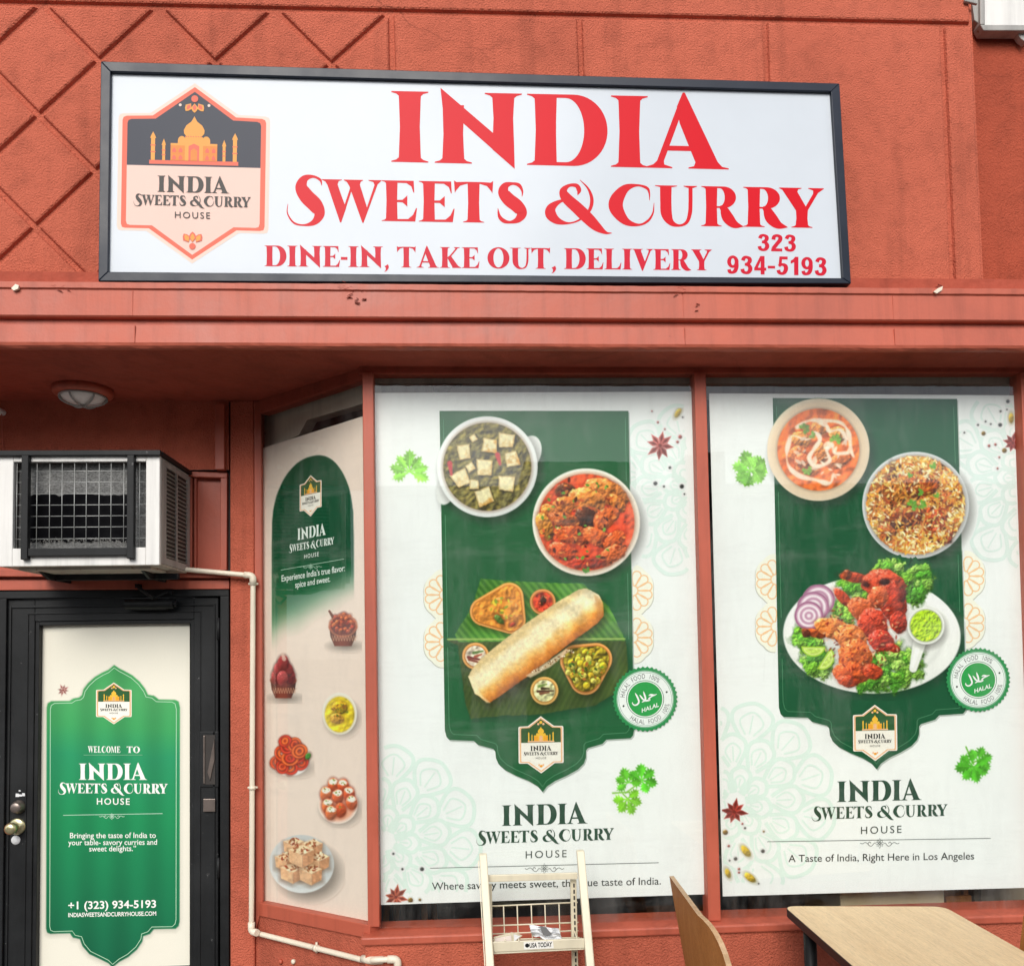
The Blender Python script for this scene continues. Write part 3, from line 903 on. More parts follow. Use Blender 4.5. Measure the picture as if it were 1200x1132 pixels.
side_panel(la, lb, -.004); side_panel(ra, rb, .024)
mb = MB()
slab(mb, [(570.5, 1025.5), (677, 1022.5), (677, 1030), (571.5, 1033.5)], YT + .004, .012)
mb.build('crossbar', M['cream_metal'], rack, .002)
mb = MB()
slab(mb, [(668.5, 1031), (675.5, 1031), (680, 1250), (672.5, 1250)], YT + .03, .016)
slab(mb, [(576.5, 1036), (570.5, 1036), (575, 1250), (579, 1250)], YT + .03, .016)
mb.build('standard', M['cream_metal'], rack, .001)
mb = MB()
for k in range(26):
    y = 1035 + k * 7.3; x = 672.6 + k * .175
    slab(mb, [(x - .9, y), (x + .9, y), (x + 1.0, y + 4.6), (x - .8, y + 4.6)], YT + .0285, .003)
mb.build('slot', M['dark_interior'], rack, whole=True)
mb = MB()
YW = YT + .045
def wire(pts, r=.0021): mb.tube([PY(x, y, Y) for x, y, Y in pts], r, 8)
wire([(574, 1061.5, YW), (677, 1057, YW)], .0026); wire([(575, 1084.5, YW), (678, 1080.5, YW)], .0026)
for x in (590, 606, 622.5, 638.5, 655): wire([(x, 1060 - (x - 622) * .04, YW), (x + 1.2, 1095, YW), (x + 2.0, 1102, 2.90)], .0022)
wire([(577, 1094, YW), (678, 1090, YW)]); wire([(577, 1101, 2.96), (679, 1098, 2.96)])
wire([(659, 1091, YW), (673, 1089.5, YW), (676, 1099, 2.93)])
mb.build('wire_pocket', M['cream_metal'], rack, whole=True)
mb = MB()
slab(mb, [(577.5, 1103.5), (685.5, 1099.5), (687.5, 1110.5), (578.5, 1115.5)], 2.905, .008)
slab(mb, [(578, 1115.6), (687.5, 1110.6), (687.5, 1112.5), (578, 1118)], 2.91, .11)
mb.build('label_rail', M['cream_metal'], rack, .002)
RACKP = Plane((0, 2.9035, 0), (0, -1, 0))

# papers left in the pocket
pl = empty('flyer_stack', PY(592, 1104, 2.93), 'beige house shaped flyers standing at the left of the rack pocket', 'flyers')
mb = MB(); slab(mb, [(578.5, 1098), (600, 1092.5), (612, 1096), (602, 1105), (578.5, 1106)], 2.955, .006)
mb.build('flyer_back', M['cream_metal'], pl)
mb = MB(); slab(mb, [(580, 1099.5), (599, 1096), (600, 1106), (580, 1106)], 2.947, .004)
mb.build('flyer_front', painted('pink_white_paper', (.72, .63, .58), .7, .06, .1), pl)
mb = MB(); slab(mb, [(602, 1094.6), (609.5, 1097), (602.5, 1103)], 2.946, .004)
mb.build('flyer_tip', M['paper'], pl)
mb = MB(); rnd = random.Random(21)
N = 9
gr = []
for i in range(N):
    for j in range(N):
        u, v = i / (N - 1), j / (N - 1)
        x = 622 + 35 * u + 3 * (v - .5); y = 1085.5 + 4 * u + (13 if u > .3 else 11) * v
        gr.append(PY(x + rnd.uniform(-.9, .9), y + rnd.uniform(-.9, .9), 2.935 + rnd.uniform(-.012, .012)))
vs = gr + [g + Vector((0, .02, 0)) for g in gr]
fs = []
for i in range(N - 1):
    for j in range(N - 1):
        a = i * N + j
        fs += [(a, a + 1, a + N + 1, a + N), (N * N + a, N * N + a + N, N * N + a + N + 1, N * N + a + 1)]
bag = empty('crumpled_paper', PY(640, 1104, 2.93), 'crumpled white and grey paper bag lying at the right of the rack pocket', 'paper')
MB().add(vs, fs).build('paper_sheet', M['paper'], bag)
mb = MB(); slab(mb, [(633, 1085), (640, 1086.5), (647, 1095), (637, 1096), (634.5, 1091)], 2.917, .004)
mb.build('grey_fold', painted('grey_plastic', (.17, .17, .17), .5, .3, .3), bag)

# ------------------------------------------------------------------ table and chairs
ZT = .74
def rounded(pts, r, n=6):
    out = []
    m = len(pts)
    for i in range(m):
        a, b, c_ = Vector(pts[i - 1]), Vector(pts[i]), Vector(pts[(i + 1) % m])
        rr = r[i] if isinstance(r, (list, tuple)) else r
        u = b + (a - b).normalized() * rr; w = b + (c_ - b).normalized() * rr
        for k in range(n + 1):
            t = k / n; out.append(u * (1 - t) ** 2 + b * 2 * t * (1 - t) + w * t * t)
    return out
fl_, fr_ = PZ(918, 1061, ZT), PZ(1106, 1061.5, ZT)
nl_, nr_ = PZ(1010, 1132, ZT), PZ(1200, 1119, ZT)
dl, dr = (nl_ - fl_).normalized(), (nr_ - fr_).normalized()
dd = (dl + dr).normalized()
LT = 1.2
corn = [fl_, fr_, fr_ + dd * LT, fl_ + dd * LT]
tc_ = sum(corn, Vector()) / 4
table = empty('table', (tc_.x, tc_.y, 0), 'rectangular table with pale oak top and black edge, below the right window', 'table')
rp = rounded(corn, .045)
MB().prism([q_ - Vector((0, 0, .0012)) for q_ in rp], (0, 0, -.028)).build('edge_band', M['black_plastic'], table, .002)
ins_ = [tc_ + (q_ - tc_) * .994 for q_ in rp]
MB().prism(ins_, (0, 0, -.0011)).build('table_top', M['table'], table)
side = (fr_ - fl_).normalized()
for k, (u, v) in enumerate(((.055, .14), (.945, .14), (.055, .86), (.945, .86))):
    b = fl_ + side * ((fr_ - fl_).length * u) + dd * (LT * v)
    mb = MB().tube([(b.x, b.y, .0), (b.x, b.y, ZT - .03)], .021, 16)
    mb.lathe((b.x, b.y, 0), (0, 0, 1), [(0, .026), (.018, .026), (.020, .022)], 16)
    mb.build('leg', M['black_metal'], table)
mb = MB()
for v in (.14, .86):
    a = fl_ + side * ((fr_ - fl_).length * .07) + dd * (LT * v); b = fl_ + side * ((fr_ - fl_).length * .93) + dd * (LT * v)
    mb.tube([(a.x, a.y, ZT - .05), (b.x, b.y, ZT - .05)], .012, 10)
mb.build('apron_rail', M['black_metal'], table)

def make_chair(label):                           # faces +x; origin on the floor under the seat's middle
    ch = empty('plywood_chair', (0, 0, 0), label, 'chair', 'plywood chairs at the table')
    def curved(outline, thick, f, name):          # bent board: outline in (u, v), f gives the 3-D point
        n = len(outline)
        mb = MB()
        top = [f(u, v, 0) for u, v in outline]; bot = [f(u, v, thick) for u, v in outline]
        cu = sum(u for u, v in outline) / n; cv = sum(v for u, v in outline) / n
        vs, fs, K = [], [], 6
        for side_ in (0, 1):
            for r_ in range(K + 1):
                s = 1 - r_ / K
                for (u, v) in outline: vs.append(f(cu + (u - cu) * s, cv + (v - cv) * s, thick * side_))
        L = (K + 1) * n
        for side_ in (0, 1):
            for r_ in range(K):
                for k in range(n):
                    l = (k + 1) % n
                    q_ = [side_ * L + r_ * n + k, side_ * L + r_ * n + l, side_ * L + (r_ + 1) * n + l, side_ * L + (r_ + 1) * n + k]
                    fs.append(q_ if side_ else q_[::-1])
        mb.add(vs, fs, True)
        mb.add([vs[k] for k in range(n)] + [vs[L + k] for k in range(n)], [(k, (k + 1) % n, n + (k + 1) % n, n + k) for k in range(n)], False, 1)
        return mb.build(name, [M['ply'], M['ply_edge']], ch)
    W2 = .285
    def rr(x0_, x1_, y0_, y1_, r):
        return [(q_.x, q_.y) for q_ in rounded([(x0_, y0_, 0), (x1_, y0_, 0), (x1_, y1_, 0), (x0_, y1_, 0)], r, 7)]
    def fb_(u, v, t):                              # backrest: u across, v up
        lean = -.20 - (v - .45) * .16
        return Vector((lean + .035 * (1 - (u / W2) ** 2) * -1 - t, u, v))
    curved(rr(-W2, W2, .50, .905, [.10, .10, .012, .13]), .015, fb_, 'backrest')
    def fs_(u, v, t):
        return Vector((u, v, .45 - .012 * (1 - (v / .22) ** 2) - (.02 * max(0, (u - .12) / .1) ** 2) - t))
    curved(rr(-.20, .22, -.22, .22, .06), .015, fs_, 'seat')
    for sy in (-1, 1):
        y = sy * .17
        MB().tube(soft([Vector((.19, y + sy * .03, 0)), Vector((.16, y, .43)), Vector((-.10, y, .43))], .04), .011, 12).build('leg', M['black_metal'], ch)
        MB().tube(soft([Vector((-.26, y + sy * .03, 0)), Vector((-.17, y, .40)), Vector((-.248, y, .66)), Vector((-.268, y, .80))], .05), .011, 12).build('leg', M['black_metal'], ch)
    mb = MB()
    for x in (-.10, .10): mb.tube([(x, -.17, .425), (x, .17, .425)], .009, 10)
    mb.build('stretcher', M['black_metal'], ch)
    return ch
chair = make_chair('brown plywood chair with the bent backrest cutting across the foot of the middle window')
far = PY(790, 1030, 2.86)
chair.location = (far.x + .272, 2.86 - .285, 0)
c2 = chair.copy(); COL.objects.link(c2)
for k in list(chair.children):
    d = k.copy(); COL.objects.link(d); d.parent = c2
tag(c2, 'plywood chair mostly cut off by the right edge of the picture, beyond the table')
fx = PY(1194.5, 1064, 2.70)
c2.location = (fx.x - .262, 2.70 - .25, 0)
c2.rotation_euler = (0, 0, math.pi - .10)

# things seen through the gap under the posters
cb_ = empty('cabinet', (PY(1045, 1060, 3.38).x, 3.56, .02), 'beige cabinet inside the shop, seen through the gap below the right poster', 'cabinet')
mb = MB(); xA, xB = PY(985, 1060, 3.38).x, PY(1107, 1060, 3.38).x
mb.box(xA, xB, 3.38, 3.75, .06, .83); mb.build('cabinet_body', painted('beige_laminate', (.70, .56, .36), .5, .08, .05), cb_, .004)
mb = MB(); mb.box(xA + .02, xB - .02, 3.40, 3.73, .02, .06); mb.build('plinth', M['black_plastic'], cb_)
bx = empty('wooden_crate', (PY(1122, 1060, 3.62).x, 3.7, .02), 'brown wooden crate inside the shop, right of the beige cabinet', 'crate')
mb = MB(); xA, xB = PY(1109, 1060, 3.42).x, PY(1139, 1060, 3.42).x
for k in range(5): mb.box(xA, xB, 3.42, 3.44, .03 + k * .16, .16 + k * .16)
mb.box(xA, xA + .02, 3.4405, 3.7, .02, .82); mb.box(xB - .02, xB, 3.4405, 3.7, .02, .82); mb.box(xA + .0205, xB - .0205, 3.46, 3.7, .02, .80)
mb.build('crate_boards', M['ply'], bx, .002)
cp_ = empty('grey_cupboard', (PY(1180, 1060, 3.7).x, 3.9, .02), 'dark grey brown cupboard inside the shop at the right end of the gap', 'cupboard')
mb = MB(); xA, xB = PY(1142, 1060, 3.5).x, PY(1300, 1060, 3.5).x
mb.box(xA, xB, 3.5, 3.9, .02, .86)
for k in (0, 1): mb.box(xA + .02 + k * .28, xA + .28 + k * .28, 3.485, 3.4995, .08, .82)
mb.build('cupboard_body', painted('taupe_laminate', (.20, .16, .11), .5, .15, .1), cp_, .003)
# a table and stools standing in the dark behind the middle window
st = empty('dark_stool', (PY(480, 1070, 3.9).x, 3.95, .02), 'dark stool inside behind the foot of the middle window', 'stool')
mb = MB(); xm = PY(480, 1070, 3.9).x
mb.lathe((xm, 3.95, .74), (0, 0, 1), [(0, .15), (.03, .16), (.04, .15)], 24); mb.build('seat', M['black_plastic'], st)
for a in range(4):
    q_ = a * math.pi / 2 + .6
    MB().tube([(xm + .17 * math.cos(q_), 3.95 + .17 * math.sin(q_), .02), (xm + .10 * math.cos(q_), 3.95 + .10 * math.sin(q_), .74)], .014, 8).build('leg', M['ply'], st)
cam_ = empty('ceiling_camera', PY(519, 456, 3.26), 'small black camera fixed at the top of the middle window', 'camera')
c = PY(518, 456, 3.262)
MB().lathe(c - Vector((.035, 0, 0)), (1, 0, 0), [(0, .010), (.01, .014), (.06, .014), (.066, .008)], 16).build('camera_body', M['black_plastic'], cam_)
MB().tube([c + Vector((.025, .01, .005)), c + Vector((.05, .012, .016)), c + Vector((.075, .016, .018))], .003, 8).build('cable', M['black_plastic'], cam_)

# ------------------------------------------------------------------ printed pictures and lettering
def lin(c): return np.array(srgb(c))
class Art:
    """ink on a plane: flat shapes given where the photograph shows them, each layer a hair in front of the last"""
    STEP = 1.1e-4
    def __init__(s, plane, root, mat, gain=1.12):
        s.p, s.root, s.mat, s.gain, s.layer = plane, root, mat, gain, 1
        s.reset()
    def reset(s): s.V, s.F, s.C = [], [], []
    def up(s, n=1): s.layer += n
    def lift(s): return s.layer * s.STEP
    def raw(s, pts, tris, col):                 # pts (n,2) px ; col sRGB or (n,3)
        if not len(tris): return
        pts = np.asarray(pts, float); b = len(s.V) and sum(len(v) for v in s.V)
        P = s.p.grid(pts[:, 0], pts[:, 1], s.lift())
        tris = np.asarray(tris)
        a = P[tris[:, 0]]; nn = np.cross(P[tris[:, 1]] - a, P[tris[:, 2]] - a) @ np.array(s.p.n)
        tris = np.where((nn < 0)[:, None], tris[:, ::-1], tris)
        c = np.broadcast_to(col if isinstance(col, np.ndarray) else lin(col), (len(pts), 3))
        s.V.append(P); s.F.append(tris + b); s.C.append(np.clip(c * s.gain, 0, .92))
    def poly(s, pts, col, holes=(), up=True):
        loops = [[Vector((x, y, 0)) for x, y in pts]] + [[Vector((x, y, 0)) for x, y in h] for h in holes]
        flat = list(pts)
        for h in holes: flat += list(h)
        s.raw(flat, tessellate_polygon(loops), col)
        if up: s.up()
    def disc(s, cx, cy, rx, ry, col, ang=0, n=48, hole=0, up=True):
        ca, sa = math.cos(ang), math.sin(ang)
        f = lambda k, q: (cx + rx * q * math.cos(k) * ca - ry * q * math.sin(k) * sa, cy + rx * q * math.cos(k) * sa + ry * q * math.sin(k) * ca)
        A_ = [2 * math.pi * k / n for k in range(n)]
        o = [f(k, 1) for k in A_]
        s.poly(o, col, [[f(k, hole) for k in A_]] if hole else (), up)
    def stroke(s, pts, w, col, closed=False, up=True):
        pts = np.asarray(pts, float); n = len(pts)
        if closed: t = np.roll(pts, -1, 0) - np.roll(pts, 1, 0)
        else:
            t = np.empty_like(pts); t[1:-1] = pts[2:] - pts[:-2]; t[0] = pts[1] - pts[0]; t[-1] = pts[-1] - pts[-2]
        l = np.hypot(t[:, 0], t[:, 1]); l[l == 0] = 1
        nn = np.stack([-t[:, 1] / l, t[:, 0] / l], 1)
        w = np.broadcast_to(np.asarray(w, float), (n,))[:, None] / 2
        V = np.concatenate([pts + nn * w, pts - nn * w])
        T = []
        for i in range(n if closed else n - 1):
            j = (i + 1) % n
            T += [(i, j, n + j), (i, n + j, n + i)]
        s.raw(V, T, col)
        if up: s.up()
    def build(s, name, label=None, parent=None):
        if not s.V: return None
        V = np.concatenate(s.V); F = np.concatenate(s.F); C = np.concatenate(s.C)
        par = parent or s.root
        base = np.array(world_loc(par))
        me = grid_mesh(name, V - base, F, C)
        o = link_mesh(name, me, s.mat, par)
        if label: o['label'] = label
        s.reset()
        return o
def grid_mesh(name, V, F, C):
    me = bpy.data.meshes.new(name)
    k = F.shape[1]
    me.vertices.add(len(V)); me.vertices.foreach_set('co', np.asarray(V, np.float32).ravel())
    me.loops.add(F.size); me.loops.foreach_set('vertex_index', F.astype(np.int32).ravel())
    me.polygons.add(len(F)); me.polygons.foreach_set('loop_start', np.arange(0, F.size, k, dtype=np.int32))
    me.update(calc_edges=True)
    at = me.color_attributes.new('ink', 'FLOAT_COLOR', 'POINT')
    at.data.foreach_set('color', np.concatenate([C, np.ones((len(C), 1))], 1).astype(np.float32).ravel())
    me.validate()
    return me

# ---- plain lettering from Blender's own built-in letterforms
_tc = {}
def sans(txt, bold=0.0, space=1.0):
    key = (txt, bold, space)
    if key in _tc: return _tc[key]
    cu = bpy.data.curves.new('lettering', 'FONT'); cu.body = txt; cu.offset = bold; cu.space_character = space; cu.resolution_u = 4
    o = bpy.data.objects.new('lettering', cu)
    me = o.to_mesh()
    V = np.array([(v.co.x, v.co.y) for v in me.vertices]); T = []
    me.calc_loop_triangles()
    T = [tuple(t.vertices) for t in me.loop_triangles]
    o.to_mesh_clear()
    bpy.data.objects.remove(o); bpy.data.curves.remove(cu)
    V[:, 0] -= V[:, 0].min()
    _tc[key] = (V / .682, T)
    return _tc[key]
def say(art, txt, xl, yl, xr, yr, h, col, bold=0.0, space=1.0, tilt=0.0):
    V, T = sans(txt, bold, space)
    w = V[:, 0].max()
    u = V[:, 0] / w
    P = np.stack([xl + (xr - xl) * u + tilt * V[:, 1] * h, yl + (yr - yl) * u - V[:, 1] * h], 1)
    art.raw(P, T, col); art.up()
def ring(art, txt, cx, cy, r, a0, a1, h, col, flip=False, bold=0.0):   # lettering round a circle
    V, T = sans(txt, bold, 1.15)
    w = V[:, 0].max()
    a = a0 + (a1 - a0) * V[:, 0] / w
    rr = r + V[:, 1] * h * (-1 if flip else 1)
    art.raw(np.stack([cx + np.cos(a) * rr, cy + np.sin(a) * rr], 1), T, col); art.up()

# ---- heavy flared capitals, drawn here
def cr(pts, n=8):                                # smooth curve through points of any dimension
    P = np.asarray(pts, float); P = np.vstack([2 * P[0] - P[1], P, 2 * P[-1] - P[-2]]); out = []
    for i in range(1, len(P) - 2):
        for k in range(n):
            t = k / n
            out.append(.5 * (2 * P[i] + (P[i + 1] - P[i - 1]) * t + (2 * P[i - 1] - 5 * P[i] + 4 * P[i + 1] - P[i + 2]) * t * t + (3 * P[i] - P[i - 1] - 3 * P[i + 1] + P[i + 2]) * t ** 3))
    out.append(P[-2]); return np.array(out)
def arc(cx, cy, rx, ry, a, b, n=16): return [(cx + rx * math.cos(rad(t)), cy + ry * math.sin(rad(t))) for t in np.linspace(a, b, n)]
def ribbon(pts, n=8):
    c = cr(pts, n); p, w = c[:, :2], c[:, 2]
    t = np.gradient(p, axis=0); l = np.hypot(t[:, 0], t[:, 1]); nn = np.stack([-t[:, 1] / l, t[:, 0] / l], 1)
    return ('strip', p + nn * w[:, None] / 2, p - nn * w[:, None] / 2)
def stem(x, w, y0=0., y1=1., sb=.11, stp=.11, lb=True, rb=True, lt=True, rt=True):
    a, b = x - w / 2, x + w / 2; h = .016; k = .10; m = w * .04
    P = []
    if lb: P += [(a - sb, y0), (a - sb, y0 + h), (a - sb * .35, y0 + h + .02), (a - .004, y0 + h + .05), (a, y0 + k + .03)]
    else: P += [(a, y0)]
    P += [(a + m, (y0 + y1) / 2)]
    if lt: P += [(a, y1 - k - .03), (a - .004, y1 - h - .05), (a - stp * .35, y1 - h - .02), (a - stp, y1 - h), (a - stp, y1)]
    else: P += [(a, y1)]
    if rt: P += [(b + stp, y1), (b + stp, y1 - h), (b + stp * .35, y1 - h - .02), (b + .004, y1 - h - .05), (b, y1 - k - .03)]
    else: P += [(b, y1)]
    P += [(b - m, (y0 + y1) / 2)]
    if rb: P += [(b, y0 + k + .03), (b + .004, y0 + h + .05), (b + sb * .35, y0 + h + .02), (b + sb, y0 + h), (b + sb, y0)]
    else: P += [(b, y0)]
    return ('poly', P)
def G(*parts, w): return (w, parts)
E_arms = lambda x: [('poly', [(x, .945), (x, 1.0), (.80, 1.0), (.815, .70), (.79, .72), (.74, .86), (.62, .94)]),
                    ('poly', [(x, .470), (x, .525), (.52, .530), (.62, .62), (.64, .64), (.64, .36), (.62, .38), (.52, .465)]),
                    ('poly', [(x, 0.0), (x, .055), (.66, .06), (.78, .16), (.86, .33), (.885, .33), (.84, 0.0)])]
def bowl(xo, x0, y0, y1, tw, hl=.05):             # closed bowl to the right of a stem
    ym, ry = (y0 + y1) / 2, (y1 - y0) / 2
    o = [(x0, y0)] + arc(x0 + (xo - x0) * .35, ym, (xo - x0) * .65, ry, -90, 90, 24) + [(x0, y1)]
    xi = xo - tw
    i = [(x0 + .005, y0 + hl)] + arc(x0 + (xi - x0) * .35, ym, (xi - x0) * .65, ry - hl, -90, 90, 24) + [(x0 + .005, y1 - hl)]
    return ('ring', o, i)
S_ = 'S'
GL = {
 'I': G(stem(.265, .31), w=.53),
 'N': G(stem(.265, .30, 0, .82, lt=False, rt=False), ('poly', [(.085, 1.06), (.82, .44), (.82, .205), (.40, .57), (.115, .78)]),
        stem(.965, .30, .30, 1., lb=False, rb=False), ('poly', [(.815, .32), (1.115, .32), (1.125, -.06), (.815, .205)]), w=1.23),
 'D': G(stem(.26, .31, rb=False, rt=False), bowl(1.13, .40, 0, 1, .33), w=1.13),
 'A': G(('poly', [(.50, 1.06), (.53, 1.06), (.98, .10), (1.04, .035), (1.13, .016), (1.13, 0), (.58, 0), (.58, .016), (.655, .035), (.675, .09), (.46, .63), (.42, .86)]),
        ('poly', [(.50, 1.06), (.505, .83), (.245, .10), (.25, .05), (.36, .016), (.36, 0), (0, 0), (0, .016), (.10, .05), (.15, .10)]),
        ('poly', [(.27, .245), (.27, .315), (.62, .315), (.62, .245)]), w=1.13),
 'E': G(stem(.25, .29, rb=False, rt=False), *E_arms(.37), w=.89),
 'T': G(stem(.475, .29, 0, .96, rt=False, lt=False), ('poly', [(.0, 1.03), (.06, .99), (.30, 1.0), (.65, 1.0), (.89, .99), (.95, 1.03), (.93, .72), (.90, .78), (.80, .90), (.64, .95), (.31, .95), (.15, .90), (.05, .78), (.02, .72)]), w=.95),
 'W': G(('poly', [(-.02, 1), (-.02, .985), (.07, .94), (.12, .86), (.43, -.05), (.46, -.05), (.58, .30), (.46, .62), (.37, .88), (.40, .96), (.48, .985), (.48, 1)]),
        ('poly', [(.43, -.05), (.46, -.05), (.78, .93), (.70, .98), (.68, .80), (.47, .17)]),
        ('poly', [(.52, 1), (.52, .985), (.60, .94), (.66, .84), (.98, -.05), (1.01, -.05), (1.12, .25), (.92, .88), (.94, .95), (1.0, .985), (1.0, 1)]),
        ('poly', [(.98, -.05), (1.01, -.05), (1.36, .90), (1.45, .985), (1.45, 1), (1.13, 1), (1.13, .985), (1.25, .95), (1.28, .88), (1.05, .20)]), w=1.43),
 'S': G(ribbon([(.64, .66, .015), (.645, .80, .05), (.56, .94, .09), (.40, .975, .07), (.24, .92, .17), (.19, .76, .27), (.32, .58, .32), (.52, .42, .32), (.63, .25, .26), (.54, .09, .16), (.36, .022, .07), (.20, .05, .10), (.09, .16, .08), (.05, .36, .012)]), w=.79),
 's': G(ribbon([(.88, .84, .012), (.84, .98, .06), (.66, 1.06, .07), (.46, 1.0, .18), (.38, .80, .30), (.50, .58, .36), (.72, .36, .36), (.82, .15, .26), (.70, -.05, .15), (.46, -.13, .05), (.20, -.08, .05), (.04, .15, .03), (.05, .38, .012)]), w=.94),
 '&': G(ribbon([(1.50, -.21, .015), (1.36, -.20, .08), (1.16, -.06, .22), (.95, .16, .28), (.72, .40, .28), (.48, .64, .25), (.41, .82, .17), (.53, .95, .08), (.70, .955, .10), (.76, .84, .10), (.73, .72, .012)]),
        ribbon([(.60, .60, .04), (.34, .56, .08), (.14, .40, .20), (.13, .22, .25), (.28, .07, .17), (.52, .02, .05), (.76, .10, .045), (.98, .32, .07), (1.05, .60, .08), (.97, .88, .05), (.78, 1.10, .012)]), w=1.5),
 'C': G(ribbon([(.97, .62, .012), (.965, .80, .04), (.90, .93, .07), (.66, .99, .06), (.38, .90, .20), (.18, .62, .33), (.18, .38, .33), (.40, .09, .19), (.70, .005, .06), (.92, .10, .06), (1.05, .30, .04), (1.08, .56, .012)]), w=1.09),
 'U': G(ribbon([(.24, .99, .29), (.24, .6, .28), (.26, .28, .27), (.38, .07, .15), (.58, .005, .06), (.76, .09, .08), (.84, .32, .10), (.855, .6, .10), (.855, .99, .10)]),
        ('poly', [(-.03, 1), (.52, 1), (.52, .984), (.41, .96), (.08, .96), (-.03, .984)]), ('poly', [(.68, 1), (1.02, 1), (1.02, .984), (.93, .95), (.78, .95), (.68, .984)]), w=1.0),
 'R': G(stem(.25, .29, rt=False), bowl(.86, .38, .46, 1, .28, .045), ribbon([(.46, .50, .06), (.56, .42, .20), (.66, .22, .28), (.82, .06, .20), (1.04, .004, .016)]), w=1.02),
 'Y': G(stem(.53, .29, 0, .46, lt=False, rt=False), ('poly', [(-.02, 1), (-.02, .984), (.06, .94), (.385, .43), (.675, .44), (.42, .90), (.44, .96), (.52, .984), (.52, 1)]),
        ('poly', [(.56, .42), (.675, .44), (.92, .88), (1.06, .984), (1.06, 1), (.68, 1), (.68, .984), (.80, .94), (.80, .86)]), w=1.05),
 'O': G(('ring', arc(.56, .5, .55, .52, 0, 359, 48), arc(.56, .5, .25, .455, 0, 359, 48)), w=1.12),
 'K': G(stem(.25, .29), ('poly', [(.38, .46), (.78, .93), (.70, .984), (.70, 1), (1.0, 1), (1.0, .984), (.88, .93), (.50, .48)]), ('poly', [(.36, .50), (.52, .62), (.92, .10), (1.08, .016), (1.08, 0), (.62, 0), (.62, .06)]), w=1.06),
 'L': G(stem(.25, .29, rb=False), E_arms(.37)[2], w=.88),
 'V': G(('poly', [(-.02, 1), (-.02, .984), (.06, .94), (.47, -.05), (.52, -.05), (.66, .30), (.42, .90), (.44, .96), (.52, .984), (.52, 1)]),
        ('poly', [(.47, -.05), (.52, -.05), (.92, .90), (1.04, .984), (1.04, 1), (.70, 1), (.70, .984), (.82, .94), (.80, .84), (.54, .20)]), w=1.02),
 'M': G(stem(.15, .10), stem(1.12, .27), ('poly', [(.10, 1), (.34, 1), (.70, .30), (.62, -.03), (.58, -.03)]), ('poly', [(.58, -.03), (.62, -.03), (1.02, 1), (.94, 1)]), w=1.36),
 '-': G(('poly', [(0, .34), (0, .48), (.34, .48), (.34, .34)]), w=.34),
 ',': G(ribbon([(.12, .10, .20), (.17, .0, .17), (.12, -.14, .07), (.03, -.22, .01)]), w=.27),
 ' ': G(w=.40),
}
_d = lambda *p: ribbon([(x, y, w) for x, y, w in p])
GL.update({                                       # plain heavy figures
 '1': G(('poly', [(.20, 0), (.20, .70), (.04, .62), (.04, .78), (.16, .86), (.25, 1), (.40, 1), (.40, 0)]), w=.46),
 '2': G(_d((.13, .68, .18), (.17, .86, .18), (.31, .925, .16), (.45, .84, .19), (.44, .66, .20), (.30, .44, .19), (.12, .16, .19)), ('poly', [(.02, 0), (.04, .17), (.55, .17), (.55, 0)]), w=.58),
 '3': G(_d((.12, .74, .18), (.18, .88, .17), (.29, .925, .15), (.43, .85, .18), (.44, .70, .19), (.35, .57, .16), (.22, .535, .14)), _d((.22, .535, .14), (.40, .48, .17), (.47, .30, .20), (.40, .12, .18), (.27, .07, .15), (.14, .13, .17), (.10, .28, .18)), w=.58),
 '4': G(('poly', [(.32, 0), (.32, 1), (.50, 1), (.50, 0)]), ('poly', [(.02, .21), (.02, .37), (.58, .37), (.58, .21)]), ('poly', [(.02, .33), (.30, 1), (.40, 1), (.33, .76), (.18, .34)]), w=.60),
 '5': G(('poly', [(.10, .45), (.15, 1), (.53, 1), (.53, .84), (.27, .84), (.25, .50)]), _d((.12, .48, .15), (.26, .565, .15), (.42, .50, .19), (.45, .32, .20), (.38, .13, .18), (.26, .07, .15), (.14, .13, .17), (.10, .26, .18)), w=.58),
 '9': G(('ring', arc(.29, .66, .265, .34, 0, 359, 36), arc(.29, .66, .085, .19, 0, 359, 36)), _d((.46, .66, .18), (.465, .40, .18), (.39, .16, .19), (.26, .075, .15), (.15, .11, .17), (.11, .24, .17)), w=.58),
})
def glyph(art, ch, x0, x1, f, col):               # f maps (text x, height) to the photograph
    w, parts = GL[ch]
    sx = (x1 - x0) / w
    for k, p_ in enumerate(parts):
        art.up()
        if p_[0] == 'poly': art.poly([f(x0 + x * sx, y) for x, y in p_[1]], col, up=False)
        elif p_[0] == 'ring': art.poly([f(x0 + x * sx, y) for x, y in p_[1]], col, [[f(x0 + x * sx, y) for x, y in p_[2]]], up=False)
        else:
            a = [f(x0 + x * sx, y) for x, y in p_[1]]; b = [f(x0 + x * sx, y) for x, y in p_[2]]
            n = len(a); T = []
            for i in range(n - 1): T += [(i, i + 1, n + i + 1), (i, n + i + 1, n + i)]
            art.raw(a + b, T, col)
    art.layer -= len(parts)
def line_map(xl, yl, xr, yr, h, hr=None, tilt=0.0, X0=0., X1=1.):
    hr = h if hr is None else hr
    def f(x, y):
        u = (x - X0) / (X1 - X0)
        hh = h + (hr - h) * u
        return (xl + (xr - xl) * u + tilt * y * hh, yl + (yr - yl) * u - y * hh)
    return f
INDIA = [('I', 458.5, 502), ('N', 509, 612), ('D', 618, 712), ('I', 716, 759), ('A', 757, 854)]
SWEETS = [('s', 335, 380), ('W', 378, 446), ('E', 447.5, 489), ('E', 491, 533), ('T', 532, 578), ('S', 581, 619), ('&', 639, 717),
          ('C', 714, 767), ('U', 769, 816), ('R', 822, 870), ('R', 871, 922), ('Y', 914, 965)]
